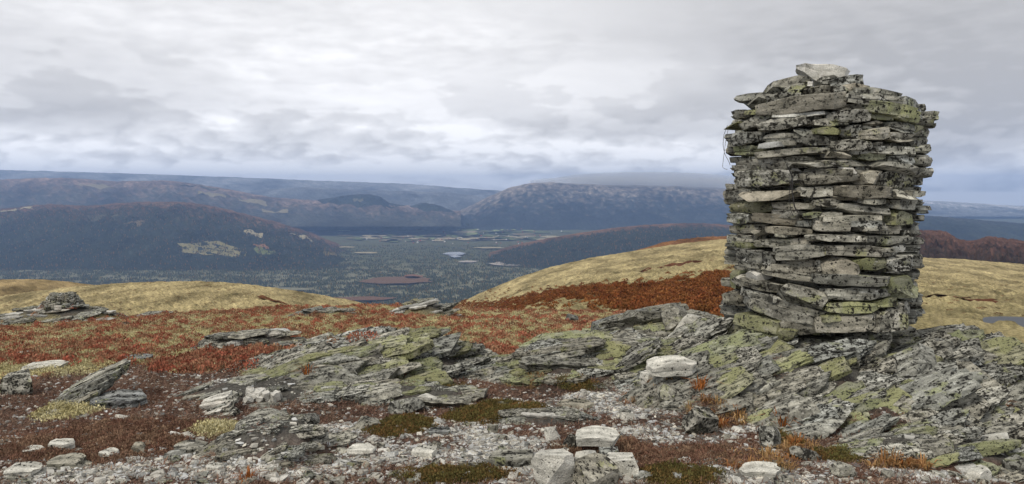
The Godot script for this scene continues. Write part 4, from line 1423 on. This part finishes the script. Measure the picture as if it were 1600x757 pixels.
func make_sky() -> Sky:
	var n1 := FastNoiseLite.new()
	n1.seed = 5
	n1.noise_type = FastNoiseLite.TYPE_SIMPLEX_SMOOTH
	n1.frequency = 0.012
	n1.fractal_octaves = 5
	var n2 := FastNoiseLite.new()
	n2.seed = 9
	n2.noise_type = FastNoiseLite.TYPE_SIMPLEX_SMOOTH
	n2.frequency = 0.02
	n2.fractal_octaves = 5
	var im := Image.create(512, 256, false, Image.FORMAT_RGB8)
	for j in 256:
		var el := 90.0 - (j + 0.5) / 256.0 * 180.0
		for i in 512:
			im.set_pixel(i, j, sky_color(fposmod((i + 0.5) / 512.0 * 360.0 + 180.0, 360.0) - 180.0, maxf(el, 0.4), n1, n2))
	im.resize(4096, 2048, Image.INTERPOLATE_CUBIC)
	for j in range(796, 1030):
		var el := 90.0 - (j + 0.5) / 2048.0 * 180.0
		for i in range(-568, 568):
			im.set_pixel(posmod(i, 4096), j, sky_color((i + 0.5) / 4096.0 * 360.0, maxf(el, 0.2), n1, n2))
	var pm := PanoramaSkyMaterial.new()
	pm.panorama = ImageTexture.create_from_image(im)
	var s := Sky.new()
	s.sky_material = pm
	return s

# ------------------------------------------------------------------ scene
func _ready() -> void:
	t_start = Time.get_ticks_msec()
	rng.seed = 20240917
	tilt = Basis(Vector3.RIGHT, deg_to_rad(PITCH))
	for n in [[nz_a, 3, 0.06], [nz_b, 8, 0.05]]:
		n[0].seed = n[1]
		n[0].noise_type = FastNoiseLite.TYPE_SIMPLEX_SMOOTH
		n[0].frequency = n[2]
		n[0].fractal_octaves = 4
	var cam := Camera3D.new()
	cam.name = "camera"
	cam.fov = rad_to_deg(2.0 * atan(378.5 / FOCAL))
	cam.near = 0.05
	cam.far = 80000.0
	add_child(cam)
	cam.transform = Transform3D(tilt, Vector3(0, EYE, 0))
	cam.current = true
	var env := Environment.new()
	env.background_mode = Environment.BG_SKY
	env.sky = make_sky()
	env.background_energy_multiplier = 1.02
	env.tonemap_mode = Environment.TONE_MAPPER_LINEAR
	env.tonemap_exposure = 1.32
	env.fog_enabled = true
	env.fog_density = 0.000044
	env.fog_light_color = Color(0.64, 0.78, 1.0)
	env.volumetric_fog_enabled = true
	env.volumetric_fog_density = 0.0
	env.sdfgi_enabled = true
	env.ssao_enabled = true
	env.ssil_enabled = true
	var we := WorldEnvironment.new()
	we.name = "environment"
	we.environment = env
	add_child(we)
	var sun := DirectionalLight3D.new()
	sun.name = "sun"
	sun.light_energy = 0.5
	sun.light_angular_distance = 12.0
	sun.light_color = Color(1.0, 0.96, 0.9)
	sun.shadow_enabled = true
	add_child(sun)
	sun.rotation_degrees = Vector3(-48, -38, 0)
	stage("sky")
	make_materials()
	var gm: StandardMaterial3D = mats.leaf.duplicate()
	gm.albedo_color = Color.from_rgba8(150, 92, 48)
	mats["grass"] = gm
	stage("materials")
	# bedrock swells of the summit, largest first
	add_outcrop(3.05, -7.55, 2.15, 2.2, 0.45, 0.42)
	add_outcrop(5.5, -8.2, 1.5, 1.2, 0.52, 0.3)
	add_outcrop(-1.45, -8.4, 1.45, 1.05, 0.34, 0.2, 0.2)
	add_outcrop(0.85, -8.05, 1.15, 0.85, 0.36, 0.35)
	add_outcrop(1.9, -10.3, 1.3, 0.8, 0.52, 0.3)
	add_outcrop(-3.35, -9.9, 0.7, 0.32, 0.24, 0.4)
	add_outcrop(-11.9, -20.2, 1.9, 1.2, 0.62, 0.3)
	add_outcrop(-1.85, -16.0, 0.85, 0.6, 0.42, 0.2)
	add_outcrop(-3.8, -15.6, 0.7, 0.4, 0.2, 0.2)
	add_outcrop(-1.62, -5.2, 0.36, 0.42, 0.24, 0.3)
	add_outcrop(2.9, -5.15, 0.85, 0.36, 0.14, 0.3)
	add_outcrop(-1.0, -7.0, 0.85, 0.26, 0.14, 0.3)
	add_outcrop(-2.35, -7.3, 0.75, 0.55, 0.10, 0.2)
	add_outcrop(0.22, -6.05, 0.42, 0.20, 0.07, 0.2)
	for a in [["gravel", 560, 700, 260, 46], ["gravel", 930, 630, 190, 28], ["gravel", 1060, 680, 150, 26], ["gravel", 1180, 725, 150, 30], ["gravel", 260, 735, 260, 26, 0.7], ["gravel", 90, 745, 130, 18], ["gravel", 780, 715, 110, 40], ["gravel", 1000, 560, 160, 30, 0.7], ["gravel", 430, 600, 160, 22, 0.5], ["gravel", 1480, 740, 120, 20, 0.8], ["gravel", 850, 520, 140, 16, 0.7], ["gravel", 1520, 640, 60, 14, 0.8], ["gravel", 640, 750, 700, 14, 0.4],
		["moss", 630, 668, 48, 15], ["moss", 790, 645, 90, 16], ["moss", 700, 745, 110, 12], ["moss", 690, 612, 62, 12], ["moss", 1060, 745, 60, 16], ["moss", 900, 600, 50, 10], ["moss", 1330, 712, 60, 8, 0.7], ["moss", 1230, 690, 30, 16, 0.5],
		["rust", 1120, 650, 40, 26], ["rust", 1020, 615, 50, 16], ["rust", 1240, 700, 40, 24], ["rust", 1180, 725, 90, 12, 0.7], ["rust", 1400, 722, 70, 14], ["rust", 1570, 680, 50, 36], ["rust", 820, 596, 40, 14], ["russet", 960, 705, 90, 16, 0.8], ["russet", 1090, 715, 120, 20, 0.8], ["russet", 200, 690, 170, 40, 0.7],
		["lichen", 330, 675, 55, 16], ["lichen", 110, 640, 50, 14, 0.8], ["lichen", 60, 535, 110, 14], ["lichen", 260, 540, 90, 16], ["lichen", 640, 497, 190, 11], ["lichen", 810, 498, 170, 12], ["lichen", 120, 515, 140, 9], ["lichen", 420, 512, 90, 8], ["lichen", 20, 500, 70, 8], ["lichen", 300, 525, 70, 8],
		["red", 420, 560, 170, 16, 0.6], ["red", 260, 500, 170, 12, 0.7], ["red", 140, 555, 120, 18, 0.55], ["red", 620, 520, 100, 10], ["red", 790, 513, 90, 5]]:
		cover(a[0], a[1], a[2], a[3], a[4], a[5] if a.size() > 5 else 1.0)
	build_ground()
	stage("ground")
	build_land()
	stage("land")
	build_bedrock()
	stage("bedrock")
	build_cairn()
	stage("cairn")
	build_loose()
	stage("loose")
	build_wires()
	build_gravel()
	stage("gravel")
	build_plants()
	stage("plants")
